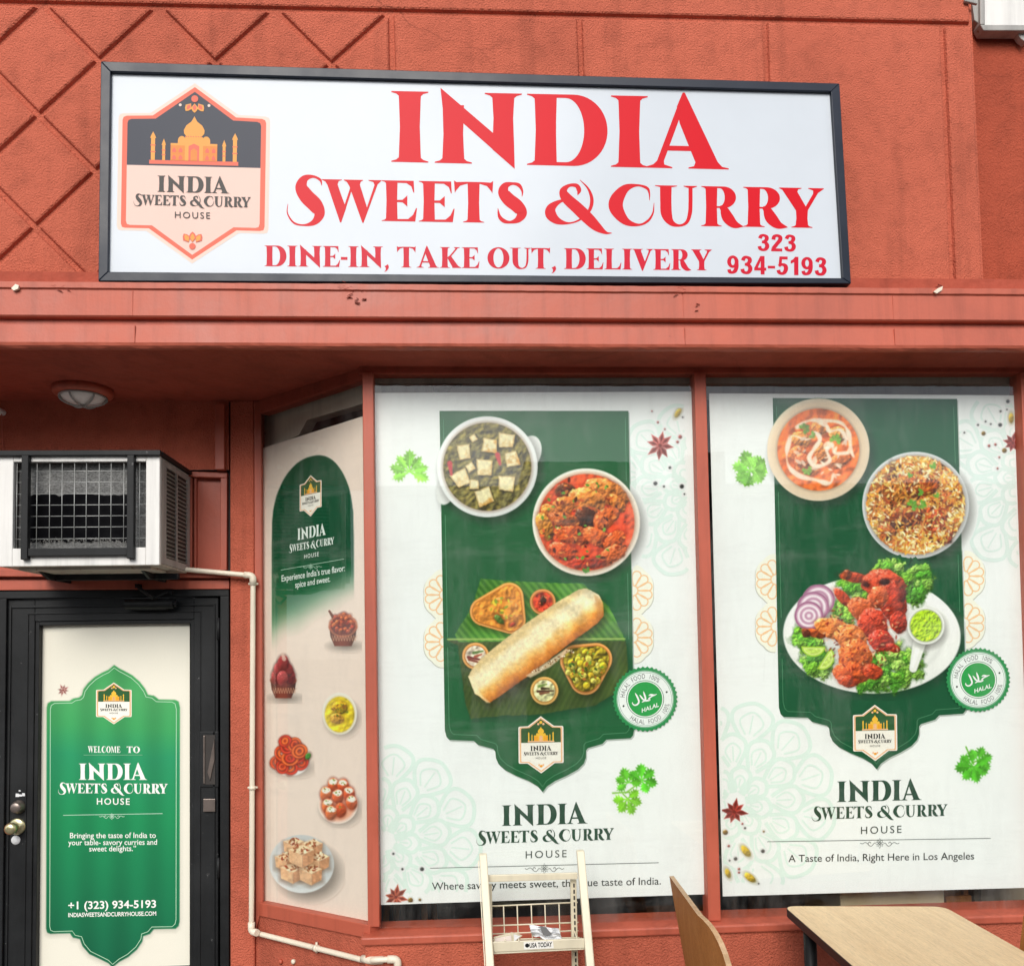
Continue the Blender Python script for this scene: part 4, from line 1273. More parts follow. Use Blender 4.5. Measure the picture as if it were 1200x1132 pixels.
def word(art, lay, xl, yl, xr, yr, h, col, hr=None, tilt=0.0):
    X0, X1 = lay[0][1], lay[-1][2]
    f = line_map(xl, yl, xr, yr, h, hr, tilt, X0, X1)
    for k, (ch, a, b) in enumerate(lay):
        art.layer += 4 * (k % 2); glyph(art, ch, a, b, f, col); art.layer -= 4 * (k % 2)
    art.up(9)
def flow(txt, gap=.07, big=()):
    x, out = 0.0, []
    for ch in txt:
        w = GL[ch][0]
        out.append((ch, x, x + w)); x += w + gap
    return out
def say_caps(art, txt, xl, yl, xr, yr, h, col, gap=.07, tilt=0.0):
    word(art, flow(txt, gap), xl, yl, xr, yr, h, col, None, tilt)

# ---- the house emblem (a domed palace over the name), fitted by centre, half width, half height and shear
def emblem(art, cx, cy, hw, hh, shear=0.0, skew=0.0, dark='3e424e', rim='e8705a', halo='fde4d8', cream='fce4d8', gold=('f7b25a', 'f29a4e'), text='4a4644', fine=True, name='emblem', label=None):
    f = lambda u, v: (cx + u * hw + skew * v * hh, cy + v * hh + shear * u * hw)
    out = [(0, -1), (.58, -.66), (.94, -.65), (.985, -.635), (1, -.60), (1, .60), (.985, .64), (.94, .65), (.61, .65), (0, 1), (-.61, .65), (-.94, .65), (-.985, .64), (-1, .60), (-1, -.60), (-.985, -.635), (-.94, -.65), (-.58, -.66)]
    sc = lambda k, ky=None: [f(u * k, v * (ky or k)) for u, v in out]
    art.poly(sc(1.055, 1.045), halo); art.poly(sc(1.0), rim)
    inn = [(u * .93, v * .945) for u, v in out]
    up_ = [p for p in inn if p[1] < -.0]; lo_ = [p for p in inn if p[1] > 0]
    ys = -.08
    right = [p for p in up_ if p[0] >= 0]; left = [p for p in up_ if p[0] < 0]
    art.poly([f(*p) for p in right + [(.93, ys), (-.93, ys)] + left], dark)
    art.poly([f(*p) for p in [(.93, ys)] + lo_ + [(-.93, ys)]], cream)
    g1, g2 = gold
    R_ = lambda a, b, c_, d, col: art.poly([f(a, b), (f(c_, b)), f(c_, d), f(a, d)], col)
    R_(-.62, -.145, .62, -.10, rim)
    for s_, x, top in ((1, .57, -.40), (-1, -.57, -.40), (1, .42, -.32), (-1, -.42, -.32)):
        w_ = .028 if abs(x) > .5 else .02
        R_(x - w_, top, x + w_, -.145, g1)
        art.poly([f(x - w_ * 1.5, top), f(x - w_, top - .03), f(x, top - .075), f(x + w_, top - .03), f(x + w_ * 1.5, top)], g1)
        if fine:
            for yy in (.30, .6): R_(x - w_ * 1.3, top + (-.145 - top) * yy, x + w_ * 1.3, top + (-.145 - top) * yy + .012, rim)
    R_(-.325, -.335, .325, -.145, g2)
    R_(-.325, -.345, -.12, -.32, g1); R_(.12, -.345, .325, -.32, g1)
    for s_ in (-1, 1):
        art.poly([f(s_ * .17 + x, y) for x, y in [(-.055, -.345)] + [(.055 * math.cos(t), -.375 - .055 * math.sin(t)) for t in np.linspace(math.pi, 0, 9)] + [(.055, -.345)]], g1)
    R_(-.125, -.42, .125, -.145, g1)
    dome = [(-.10, -.42), (-.14, -.46), (-.145, -.50), (-.11, -.555), (-.04, -.60), (0, -.66), (.04, -.60), (.11, -.555), (.145, -.50), (.14, -.46), (.10, -.42)]
    art.poly([f(u, v) for u, v in dome], g1)
    ar = lambda x, w_, y0, y1: [f(x - w_, y1), f(x - w_, y0 + .03), f(x, y0), f(x + w_, y0 + .03), f(x + w_, y1)]
    art.poly(ar(0, .075, -.345, -.145), rim)
    if fine:
        art.poly(ar(0, .045, -.29, -.145), g2)
        for x in (-.275, -.185, .185, .275):
            for y0 in (-.30, -.215): art.poly(ar(x, .026, y0, y0 + .06), rim, up=False)
        art.up()
        for k in range(7):
            R_(-.125 + k * .0355, -.43, -.125 + k * .0355 + .018, -.42, rim)
    # flower at the top and drops at the bottom
    def petal(x, y, a, l, w_, col):
        ca, sa = math.cos(a), math.sin(a)
        pts = [(0, 0), (w_, .45 * l), (w_ * .6, .8 * l), (0, l), (-w_ * .6, .8 * l), (-w_, .45 * l)]
        asp = hw / hh
        art.poly([f(x + (p * ca + q_ * sa), y + (q_ * ca - p * sa) * asp) for p, q_ in pts], col)
    if fine:
        for a, xo, yo in ((0, 0, -.81), (.6, .05, -.81), (-.6, -.05, -.81)):
            petal(xo, yo, a, .13, .05, g1); petal(xo + .01 * a, yo + .01, a, .09, .028, rim)
        art.disc(*f(0, -.865), .048 * hw, .048 * hw, rim); art.disc(*f(.20, -.79), .02 * hw, .02 * hw, halo); art.disc(*f(-.20, -.79), .02 * hw, .02 * hw, halo)
        for a, xo in ((0, 0), (.55, .05), (-.55, -.05)):
            petal(xo, .80, math.pi - a, .15 if a == 0 else .14, .055, rim); petal(xo, .79, math.pi - a, .11, .032, g1)
        art.disc(*f(0, .845), .045 * hw, .045 * hw, rim)
    else:
        art.disc(*f(0, -.82), .07 * hw, .07 * hw, g1); art.disc(*f(.12, -.76), .05 * hw, .05 * hw, rim); art.disc(*f(-.12, -.76), .05 * hw, .05 * hw, rim)
        art.disc(*f(0, .78), .07 * hw, .06 * hw, g2); art.disc(*f(.10, .74), .04 * hw, .05 * hw, rim); art.disc(*f(-.10, .74), .04 * hw, .05 * hw, rim)
    a, b = f(-.50, .22), f(.50, .22); word(art, INDIA, *a, *b, .185 * hh, text, None, -skew)
    a, b = f(-.83, .375), f(.80, .375); word(art, SWEETS, *a, *b, .115 * hh, text, None, -skew)
    a, b = f(-.25, .52), f(.24, .52); say(art, 'HOUSE', *a, *b, .072 * hh, text, 0.0, 1.25)
    return art.build(name, label)

# ---- flourish under the name: a hairline with a small lotus and two scrolls
def flourish(art, xl, yl, xr, yr, cx, s_, col, w_=.8, gap=0):
    sl_ = (yr - yl) / (xr - xl); yc = yl + (cx - xl) * sl_
    if gap: art.stroke([(xl, yl), (cx - gap, yc - gap * sl_)], w_, col, up=False); art.stroke([(cx + gap, yc + gap * sl_), (xr, yr)], w_, col)
    else: art.stroke([(xl, yl), (xr, yr)], w_, col)
    oy = yc + 1.1 * s_ * .55
    for k in range(8):
        a = -math.pi / 2 + k * math.pi / 4
        d, e_ = np.array([math.cos(a), math.sin(a)]), np.array([-math.sin(a), math.cos(a)])
        L_ = s_ * (1.0 if k % 2 == 0 else .8)
        q_ = [np.array([cx, oy]) + d * L_ * t + e_ * s_ * b for t, b in ((.15, 0), (.5, .2), (1, 0), (.5, -.2), (.15, 0))]
        art.stroke(q_, w_ * .7, col)
    art.disc(cx, oy, s_ * .22, s_ * .22, col, hole=.5, n=20)
    for sg in (-1, 1):
        q_ = cr([(cx + sg * s_ * 1.0, oy - .1 * s_), (cx + sg * s_ * 1.6, oy + .55 * s_), (cx + sg * s_ * 2.2, oy + .2 * s_), (cx + sg * s_ * 1.95, oy - .25 * s_), (cx + sg * s_ * 1.65, oy + .02 * s_)], 6)
        art.stroke(q_, w_ * .8, col)
        q_ = cr([(cx + sg * s_ * 2.1, oy + .25 * s_), (cx + sg * s_ * 2.7, oy - .15 * s_), (cx + sg * s_ * 3.3, oy + .1 * s_), (cx + sg * s_ * 3.7, oy - .05 * s_)], 6)
        art.stroke(q_, w_ * .8, col)

# ---- pictures: painted on a fine lattice of coloured points, the way a print is made of dots
_lat = np.random.RandomState(77).rand(256, 256)
def vnoise(X, Y, s, seed=0):
    x, y = X / s + seed * 17.31, Y / s + seed * 9.77
    xi, yi = np.floor(x).astype(int), np.floor(y).astype(int)
    u, v = x - xi, y - yi
    u, v = u * u * (3 - 2 * u), v * v * (3 - 2 * v)
    g = lambda a, b: _lat[a % 256, b % 256]
    return (g(xi, yi) * (1 - u) + g(xi + 1, yi) * u) * (1 - v) + (g(xi, yi + 1) * (1 - u) + g(xi + 1, yi + 1) * u) * v
def fbm(X, Y, s, seed=0, o=4):
    t, a, z = 0, 1., 0
    for k in range(o): t = t + vnoise(X, Y, s / 2 ** k, seed + k * 3) * a; z += a; a *= .55
    return t / z
def C8(c): return np.array([int(c[i:i + 2], 16) for i in (0, 2, 4)], float)
class Pic:
    def __init__(s, x0, y0, x1, y1, bg, res=1.3):
        s.res = res
        nx, ny = int((x1 - x0) * res) + 1, int((y1 - y0) * res) + 1
        s.X, s.Y = np.meshgrid(np.linspace(x0, x1, nx), np.linspace(y0, y1, ny))
        s.c = np.array(np.broadcast_to(bg(s.X, s.Y) if callable(bg) else C8(bg), s.X.shape + (3,)))
        s.m = np.zeros_like(s.X)
    def ell(s, cx, cy, rx, ry=None, a=0, wob=0, seed=0, sc=8):
        ry = ry or rx; ca, sa = math.cos(a), math.sin(a)
        dx, dy = s.X - cx, s.Y - cy
        u, v = (dx * ca + dy * sa) / rx, (-dx * sa + dy * ca) / ry
        r = np.sqrt(u * u + v * v)
        if wob: r = r + (fbm(s.X, s.Y, sc, seed, 3) - .5) * 2 * wob
        return (r - 1) * min(rx, ry), u, v
    def pol(s, pts, wob=0, seed=0, sc=6):
        pts = np.asarray(pts, float); d = np.full(s.X.shape, 1e9); ins = np.zeros(s.X.shape, bool)
        n = len(pts)
        for i in range(n):
            ax, ay = pts[i]; bx_, by = pts[(i + 1) % n]
            ex, ey = bx_ - ax, by - ay; L = ex * ex + ey * ey + 1e-9
            t = np.clip(((s.X - ax) * ex + (s.Y - ay) * ey) / L, 0, 1)
            d = np.minimum(d, (s.X - ax - t * ex) ** 2 + (s.Y - ay - t * ey) ** 2)
            c_ = ((ay > s.Y) != (by > s.Y)) & (s.X < (bx_ - ax) * (s.Y - ay) / ((by - ay) or 1e-9) + ax)
            ins ^= c_
        d = np.sqrt(d); d = np.where(ins, -d, d)
        if wob: d = d + (fbm(s.X, s.Y, sc, seed, 3) - .5) * 2 * wob
        return d
    def cap(s, x0, y0, x1, y1, r0, r1=None):
        r1 = r0 if r1 is None else r1
        ex, ey = x1 - x0, y1 - y0
        t = np.clip(((s.X - x0) * ex + (s.Y - y0) * ey) / (ex * ex + ey * ey + 1e-9), 0, 1)
        return np.hypot(s.X - x0 - t * ex, s.Y - y0 - t * ey) - (r0 + (r1 - r0) * t)
    def put(s, sd, col, op=1.0, soft=.6):
        a = np.clip(.5 - sd / (2 * soft), 0, 1) * op
        col = C8(col) if isinstance(col, str) else np.asarray(col, float)
        s.c = s.c * (1 - a[..., None]) + col * a[..., None]
        s.m = np.maximum(s.m, a)
    def shadow(s, cx, cy, rx, ry, op=.4, soft=5, a=0):
        sd, _, _ = s.ell(cx, cy, rx, ry, a); s.put(sd, '1c1a16', op, soft)
    def relief(s, base, sc, seed, k=1.6, o=4, tone=.25):   # a lumpy, wet surface
        h = fbm(s.X, s.Y, sc, seed, o)
        hs_ = fbm(s.X, s.Y, sc, seed, 2)
        gx = np.gradient(hs_, axis=1) * s.res; gy_ = np.gradient(hs_, axis=0) * s.res
        l = (-gx - gy_) * sc * k * .42
        sh = 1 + np.clip(l, -.45, .6) + (h - .5) * tone * 2
        base = C8(base) if isinstance(base, str) else base
        return np.clip(base * sh[..., None], 0, 255)
    def blob(s, cx, cy, rx, ry, a, col, seed=0, bump=.5, wob=.12, spec=.25, edge='3a1408', sc=None, eop=.5):
        sc = sc or max(3, min(rx, ry) * .7)
        sd, u, v = s.ell(cx, cy, rx, ry, a, wob, seed, sc)
        s.put(sd - 1.2, edge, eop, 1.6)
        ca, sa = math.cos(a), math.sin(a)
        wx, wy = u * ca - v * sa, u * sa + v * ca
        nb_h = fbm(s.X, s.Y, sc * .9, seed + 5, 3)
        gx = np.gradient(nb_h, axis=1) * s.res; gy_ = np.gradient(nb_h, axis=0) * s.res
        l = .84 - .34 * (wx * .55 + wy * .8) - np.clip((gx * .6 + gy_ * .8) * bump * sc * .55, -.35, .35) + (fbm(s.X, s.Y, sc * .35, seed + 7, 2) - .5) * .22 * bump
        base = C8(col) if isinstance(col, str) else col
        c_ = base * np.clip(l, .30, 1.35)[..., None]
        sp = np.clip(-(wx * .6 + wy * .8) - .35 + (fbm(s.X, s.Y, sc * .3, seed + 9, 2) - .5) * 1.2, 0, 1) ** 2 * spec
        s.put(sd, np.clip(c_ + 255 * sp[..., None], 0, 255), 1, .6)
    def speck(s, n, sdfun, cols, r, seed, elong=1.0, op=1.0, ang=None):
        rnd = random.Random(seed)
        for k in range(n):
            x, y = sdfun(rnd)
            q_ = rnd.uniform(.6, 1.3) * r; a = rnd.uniform(0, 3.14) if ang is None else ang + rnd.gauss(0, .3)
            i0 = np.searchsorted(s.Y[:, 0], y - q_ * elong - 2); i1 = np.searchsorted(s.Y[:, 0], y + q_ * elong + 2)
            j0 = np.searchsorted(s.X[0], x - q_ * elong - 2); j1 = np.searchsorted(s.X[0], x + q_ * elong + 2)
            if i1 <= i0 or j1 <= j0: continue
            X, Y = s.X[i0:i1, j0:j1], s.Y[i0:i1, j0:j1]
            ca, sa = math.cos(a), math.sin(a)
            u, v = ((X - x) * ca + (Y - y) * sa) / (q_ * elong), (-(X - x) * sa + (Y - y) * ca) / q_
            sd = (np.sqrt(u * u + v * v) - 1) * q_
            al = np.clip(.5 - sd / 1.0, 0, 1)[..., None] * op
            col = C8(rnd.choice(cols)) * rnd.uniform(.85, 1.12)
            s.c[i0:i1, j0:j1] = s.c[i0:i1, j0:j1] * (1 - al) + np.clip(col, 0, 255) * al
            s.m[i0:i1, j0:j1] = np.maximum(s.m[i0:i1, j0:j1], al[..., 0])
    def emit(s, art, name, label=None, vivid=1.0):
        ny, nx = s.X.shape
        P = art.p.grid(s.X, s.Y, art.lift()).reshape(-1, 3)
        idx = np.arange(ny * nx).reshape(ny, nx)
        q_ = np.stack([idx[:-1, :-1], idx[1:, :-1], idx[1:, 1:], idx[:-1, 1:]], -1).reshape(-1, 4)
        keep = (s.m.ravel()[q_] > .03).any(1)
        q_ = q_[keep]
        used = np.unique(q_); mp_ = np.full(ny * nx, -1); mp_[used] = np.arange(len(used))
        q_ = mp_[q_]; V = P[used]
        nn = np.cross(V[q_[:, 1]] - V[q_[:, 0]], V[q_[:, 2]] - V[q_[:, 0]]) @ np.array(art.p.n)
        if nn.mean() < 0: q_ = q_[:, ::-1]
        c_ = s.c.reshape(-1, 3)[used]; mu = c_.mean(1, keepdims=True)
        c_ = np.clip(mu + (c_ - mu) * vivid, 0, 255) / 255
        c_ = np.where(c_ <= .04045, c_ / 12.92, ((c_ + .055) / 1.055) ** 2.4)
        me = grid_mesh(name, V - np.array(world_loc(art.root)), q_, np.clip(c_ * art.gain, 0, .92))
        o = link_mesh(name, me, art.mat, art.root)
        if label: o['label'] = label
        art.up(2)
        return o
def in_disc(cx, cy, rx, ry=None, a=0):
    ry = ry or rx
    def f(rnd):
        t, r = rnd.uniform(0, 6.283), math.sqrt(rnd.random())
        u, v = r * math.cos(t) * rx, r * math.sin(t) * ry
        return cx + u * math.cos(a) - v * math.sin(a), cy + u * math.sin(a) + v * math.cos(a)
    return f
def plate(pc, cx, cy, ro, ri, rim, seed=0, inner_shade='7a5a40'):   # round bowl seen from above
    pc.shadow(cx + 4, cy + 6, ro + 1, ro + 1, .45, 6)
    sd, u, v = pc.ell(cx, cy, ro); d = np.sqrt(u * u + v * v)
    base = C8(rim)
    l = .97 - .07 * (u * .5 + v * .8) + .05 * np.sin(d * 9)
    pc.put(sd, np.clip(base * l[..., None], 0, 255))
    sd2, u, v = pc.ell(cx, cy, ri + 2.0); pc.put(sd2, inner_shade, .55, 2.2)
    return pc.ell(cx, cy, ri)[0]
def leafy(pc, cx, cy, s_, a, col='5cae35', seed=0, lobes=5):        # a coriander leaf: toothed lobes with clefts between
    rnd = random.Random(seed)
    for k in range(lobes):
        t = a + (k - (lobes - 1) / 2) * (4.6 / lobes)
        L_ = s_ * (1.0 if k == lobes // 2 else .88) * rnd.uniform(.88, 1.06)
        d = np.array([math.cos(t), math.sin(t)]); e_ = np.array([-d[1], d[0]]); o = np.array([cx, cy])
        hw = L_ * (1.35 / lobes + .06)
        out = [(.02, .05), (.26, .25), (.40, .85), (.47, .55), (.60, 1.25), (.66, .75), (.82, 1.15), (.83, .60), (.98, .62), (.94, .25), (1.08, .0)]
        P = [o + d * L_ * x + e_ * hw * y * rnd.uniform(.8, 1.15) for x, y in out] + [o + d * L_ * x - e_ * hw * y * rnd.uniform(.85, 1.1) for x, y in out[:-1][::-1]]
        sd = pc.pol(P, s_ * .02, seed + k, 3)
        c_ = C8(col) * rnd.uniform(.84, 1.12)
        n_ = fbm(pc.X, pc.Y, s_ * .22, seed + k * 5, 3)
        sh = ((pc.X - cx) * e_[0] + (pc.Y - cy) * e_[1]) / (hw + .1)
        pc.put(sd, np.clip(c_ * (.80 + .40 * n_ + .10 * np.sign(sh) * np.clip(np.abs(sh) * 3, 0, 1))[..., None], 0, 255), 1, .7)
        for q_, w_ in ((.45, .55), (.65, .7)):
            for sg in (-1, 1):
                p0, p1 = o + d * L_ * (q_ - .18), o + d * L_ * (q_ + .12) + e_ * hw * w_ * sg
                pc.put(pc.cap(p0[0], p0[1], p1[0], p1[1], s_ * .012, .1), C8(col) * 1.16, .5, .5)
        pc.put(pc.cap(cx, cy, cx + d[0] * L_ * .9, cy + d[1] * L_ * .9, s_ * .022, .12), C8(col) * 1.2, .7, .5)
def anise(pc, cx, cy, s_, seed=0, col='a8402c'):                     # a star anise
    rnd = random.Random(seed)
    for k in range(8):
        t = k * math.pi / 4 + rnd.uniform(-.12, .12) + .2; L_ = s_ * rnd.uniform(.8, 1.08)
        d, e_ = np.array([math.cos(t), math.sin(t)]), np.array([-math.sin(t), math.cos(t)])
        P = [np.array([cx, cy]) + d * L_ * a + e_ * s_ * b for a, b in ((.05, .05), (.5, .20), (1, 0), (.5, -.20), (.05, -.05))]
        sd = pc.pol(P); pc.put(sd, C8(col) * rnd.uniform(.75, 1.1), 1, .6)
        P = [np.array([cx, cy]) + d * L_ * a + e_ * s_ * b for a, b in ((.2, .0), (.5, .09), (.8, 0), (.5, -.09))]
        pc.put(pc.pol(P), '5c1a12', .8, .5)
    pc.put(pc.ell(cx, cy, s_ * .12)[0], '6a2016', .9, .5)
Art.STEP = 3e-5
q = NT('white_vinyl'); v = q.coord(); n1 = q.noise(v, 330, 2, .6)
VIN = {}
def vinyl(name, col, grain=.10, rough=.55):
    q = NT(name); v = q.coord(); n1 = q.noise(v, 330, 2, .6); n2 = q.noise(v, 2.2, 4, .6)
    g = q.ramp(n1.outputs[0], [(.30, 1 - grain), (.60, 1.0)]); g2 = q.ramp(n2.outputs[0], [(.3, .95), (.65, 1.0)])
    c = q.mixc(1.0, q.mixc(1.0, col, g.outputs[0], 'MULTIPLY'), g2.outputs[0], 'MULTIPLY')
    q.l(c, q.b.inputs['Base Color']); setp(q.b, Roughness=rough); q.b.inputs['Specular IOR Level'].default_value = .15
    if grain > .04: q.l(q.bump(n1.outputs[0], .12, .001), q.b.inputs['Normal'])
    return q.m
GAIN = 1.12
def ink(c, g=GAIN): return tuple(min(.92, float(x) * g) for x in srgb(c))

# ------------------------------------------------------------------ the big sign
YS = 3.004
sign = empty('shop_sign', PY(556, 330, YS), 'long white sign with red INDIA SWEETS & CURRY lettering in a dark frame on the parapet', 'sign')
O = [(118, 72), (984, 98), (997.5, 332.5), (115, 329.5)]
I = [(129.5, 84), (974, 107.5), (987.5, 326), (126.5, 318.5)]
mb = MB()
for k in range(4):
    l = (k + 1) % 4
    mb.prism([PY(*O[k], 2.990), PY(*O[l], 2.990), PY(*I[l], 2.990), PY(*I[k], 2.990)], (0, .108, 0))
mb.build('sign_frame', M['sign_frame'], sign, .0025)
mb = MB(); slab(mb, [(128, 82), (975, 106), (989, 327), (125, 320)], YS, .03)
mb.build('sign_face', vinyl('sign_face_white', ink('dbe2ea', .82), 0.0, .16), sign)
a = Art(Plane((0, YS - .0003, 0), (0, -1, 0)), sign, M['print_sign'], .86)
RED = 'd9061e'
word(a, INDIA, 458.5, 190, 854, 199, 83, RED, 84); a.build('lettering', 'large red word INDIA')
a.layer = 1
word(a, SWEETS, 335, 257.5, 965, 267.5, 48, RED, 46.5); a.build('lettering', 'red words SWEETS & CURRY')
a.layer = 1
f1 = flow('DINE-IN,', .04); f2 = flow('TAKE', .04); f3 = flow('OUT,', .04); f4 = flow('DELIVERY', .04)
DR = 'd21432'
for fl, x0, x1 in ((f1, 310, 456), (f2, 465, 562), (f3, 571, 652), (f4, 661, 834)):
    yb = lambda x: 312.2 + (x - 310) * .0092
    a.layer = 1
    word(a, fl, x0, yb(x0), x1, yb(x1), 24.3, DR); a.build('lettering')
a.layer = 1
say_caps(a, '323', 887.5, 294.3, 933, 295.3, 20, DR, .05); a.build('phone_number'); a.layer = 1; say_caps(a, '934-5193', 851.5, 321.0, 969, 323.4, 21.5, DR, .05)
a.build('phone_number', 'red telephone number')
a.layer = 1
emblem(a, 226.8, 203.5, 84.2, 101, .024, -.016, halo='f2d6c8', cream='efcdc0', gold=('eda550', 'e58c42'))

# ------------------------------------------------------------------ shared poster pieces
PROF = [(-1, -.06), (-.985, .05), (-.955, .10), (-.70, .12), (-.655, .19), (-.50, .26), (-.48, .30), (-.475, .42), (-.45, .52), (-.385, .62), (-.27, .72), (-.14, .81), (-.05, .90), (0, 1.0)]
def banner(tl, tr, bl, br, tip):                 # green hanging panel with an ogee foot
    cx, cy = (bl[0] + br[0]) / 2, (bl[1] + br[1]) / 2
    ex, ey = (br[0] - bl[0]) / 2, (br[1] - bl[1]) / 2
    vx, vy = tip[0] - cx, tip[1] - cy
    lo = [(cx + u * ex + v * vx, cy + u * ey + v * vy) for u, v in PROF]
    hi = [(cx - u * ex + v * vx, cy - u * ey + v * vy) for u, v in PROF[:-1]][::-1]
    return [tl] + lo + hi + [tr], lo + hi
def seal(art, cx, cy, r, tilt):
    G1 = '3f8f57'
    pts = []
    for k in range(88):
        t = 2 * math.pi * k / 88; q_ = r * (1.0 if k % 2 else .945); pts.append((cx + q_ * math.cos(t), cy + q_ * math.sin(t)))
    art.poly(pts, '2f8a50')
    art.disc(cx, cy, r * .87, r * .87, 'b9d8c4'); art.disc(cx, cy, r * .86, r * .86, '3d7f58', hole=.985); art.disc(cx, cy, r * .835, r * .835, 'e6ebe8'); art.disc(cx, cy, r * .81, r * .81, '6f9a80', hole=.985)
    art.disc(cx, cy, r * .575, r * .575, '3d7f58'); art.disc(cx, cy, r * .555, r * .555, 'e9efec'); art.disc(cx, cy, r * .525, r * .525, '2f9a4c')
    ring(art, 'HALAL  FOOD  100%', cx, cy, r * .625, rad(-180 + 5) , rad(-52), r * .14, '35443c')
    ring(art, 'HALAL  FOOD  100%', cx, cy, r * .765, rad(128), rad(12), r * .14, '35443c', True)
    for t in (-18, 162): art.disc(cx + r * .69 * math.cos(rad(t)), cy + r * .69 * math.sin(rad(t)), r * .032, r * .032, '35423c', n=12)
    ca, sa = math.cos(tilt), math.sin(tilt)
    f = lambda u, v: (cx + r * (u * ca - v * sa), cy + r * (u * sa + v * ca))
    a_, b_ = f(-.21, .37), f(.34, .33); say(art, 'HALAL', *a_, *b_, r * .125, 'f2f6f3', .02)
    K = r / 330
    for P, w_ in (([(588, 556), (610, 546), (640, 551), (670, 540)], (5, 17, 15, 4)), ([(652, 549), (615, 566), (592, 584), (598, 598), (562, 606), (538, 600)], (8, 12, 14, 17, 18, 12)),
                  ([(536, 512), (546, 545), (556, 580), (548, 604), (520, 622)], (4, 17, 17, 17, 6)), ([(498, 548), (512, 566), (530, 590), (552, 604)], (5, 15, 16, 8)),
                  ([(452, 528), (468, 556), (484, 590), (490, 622), (470, 646), (444, 650), (426, 634), (428, 620)], (4, 16, 17, 17, 16, 14, 10, 4))):
        c_ = cr([(x, y, w2) for (x, y), w2 in zip(P, w_)], 6)
        art.stroke([(cx + (x - 553) * K, cy + (y - 590) * K) for x, y, _ in c_], c_[:, 2] * K, 'f2f6f3')
    return art.build('halal_seal')
def goldwork(art, x, y0, sg, col='f0c093'):       # half rosettes peeping out beside the panel
    for oy in (0, 55):
        pts = []
        for k in range(41):
            t = -math.pi / 2 + math.pi * k / 40
            rr = 27 * (1 + .06 * abs(math.sin(t * 3.5)))
            pts.append((x + sg * rr * math.cos(t) * .88, y0 + oy + rr * math.sin(t) * 1.06))
        art.poly([(px + sg * .8, py + 1.0) for px, py in pts], 'bfbfb6'); art.poly(pts, 'f3e9da')
    art.up()
    for oy in (0, 55):
        for k in range(6):
            t = -math.pi / 2 + math.pi * (k + .5) / 6
            d = np.array([math.cos(t) * sg, math.sin(t)]); e_ = np.array([-d[1], d[0]])
            o = np.array([x, y0 + oy])
            P = cr([o + d * 6 - e_ * 1.2, o + d * 15 - e_ * 4.6, o + d * 21 - e_ * 4.2, o + d * 23.3, o + d * 21 + e_ * 4.2, o + d * 15 + e_ * 4.6, o + d * 6 + e_ * 1.2], 5)
            art.stroke(P, 1.5, col)
        art.stroke([(x + sg * 6 * math.cos(t), y0 + oy + 6 * math.sin(t)) for t in np.linspace(-1.57, 1.57, 12)], 1.5, col)
def rosette(art, cx, cy, R_, box, col, rot=0.0, w_=3.0):   # pale tone-on-tone rosette, only where the sheet is
    xl, xr_, yt, yb = box
    L0, cnt, sc_l, base = art.layer, [0], [0], [0]
    def st(P, w2):
        run = []
        for x, y in P:
            ok = xl(y) < x < xr_(y) and yt < y < yb
            if ok: run.append((x, y))
            if (not ok) and len(run) > 1: art.stroke(run, w2, col, up=False)
            if not ok: run = []
        if len(run) > 1: art.stroke(run, w2, col, up=False)
        sc_l[0] += 1; art.layer = base[0] + 1.5 * sc_l[0]
    for rg, (r0, r1, n, ph) in enumerate(((.10, .36, 8, 0), (.36, .68, 12, .26), (.64, 1.0, 12, 0))):
        for k in range(n):
            t = rot + 2 * math.pi * (k + ph * 2) / n; hw = math.pi / n * .92
            f = lambda r_, a_: (cx + R_ * r_ * math.cos(t + a_), cy + R_ * r_ * math.sin(t + a_))
            cnt[0] += 1; sc_l[0] = 0; base[0] = L0 + rg * 4.6 + (k % 4) * .35; art.layer = base[0]
            P = cr([f(r0, -hw * .5), f((r0 + r1) / 2, -hw), f(r0 + (r1 - r0) * .82, -hw * .8), f(r1, 0), f(r0 + (r1 - r0) * .82, hw * .8), f((r0 + r1) / 2, hw), f(r0, hw * .5)], 7)
            st(P, w_)
            P = cr([f(r0 + .04, -hw * .25), f((r0 + r1) / 2, -hw * .6), f(r1 - .09, 0), f((r0 + r1) / 2, hw * .6), f(r0 + .04, hw * .25)], 6)
            st(P, w_ * .5)
            st([f(r0 + .05, 0), f(r1 - .12, 0)], w_ * .4)
    art.layer = L0 + 16
def spices(pc, items, seed=0):
    rnd = random.Random(seed)
    for x, y, r, k in items:
        if k == 'p': pc.blob(x, y, r, r, 0, '3a3a38', int(x), .2, .05, .3, '000000', eop=.1)
        elif k == 'r': pc.blob(x, y, r, r, 0, 'a8524a', int(x), .2, .05, .3, '000000', eop=.1)
        elif k == 'b': pc.blob(x, y, r, r, 0, '8a6a2e', int(x), .2, .05, .4, '000000', eop=.1)
        elif k == 'y': pc.blob(x, y, r * 1.9, r * .95, rnd.uniform(.5, 2.2), 'd9b62c', int(x), .4, .08, .2, '5a4a10', eop=.4)

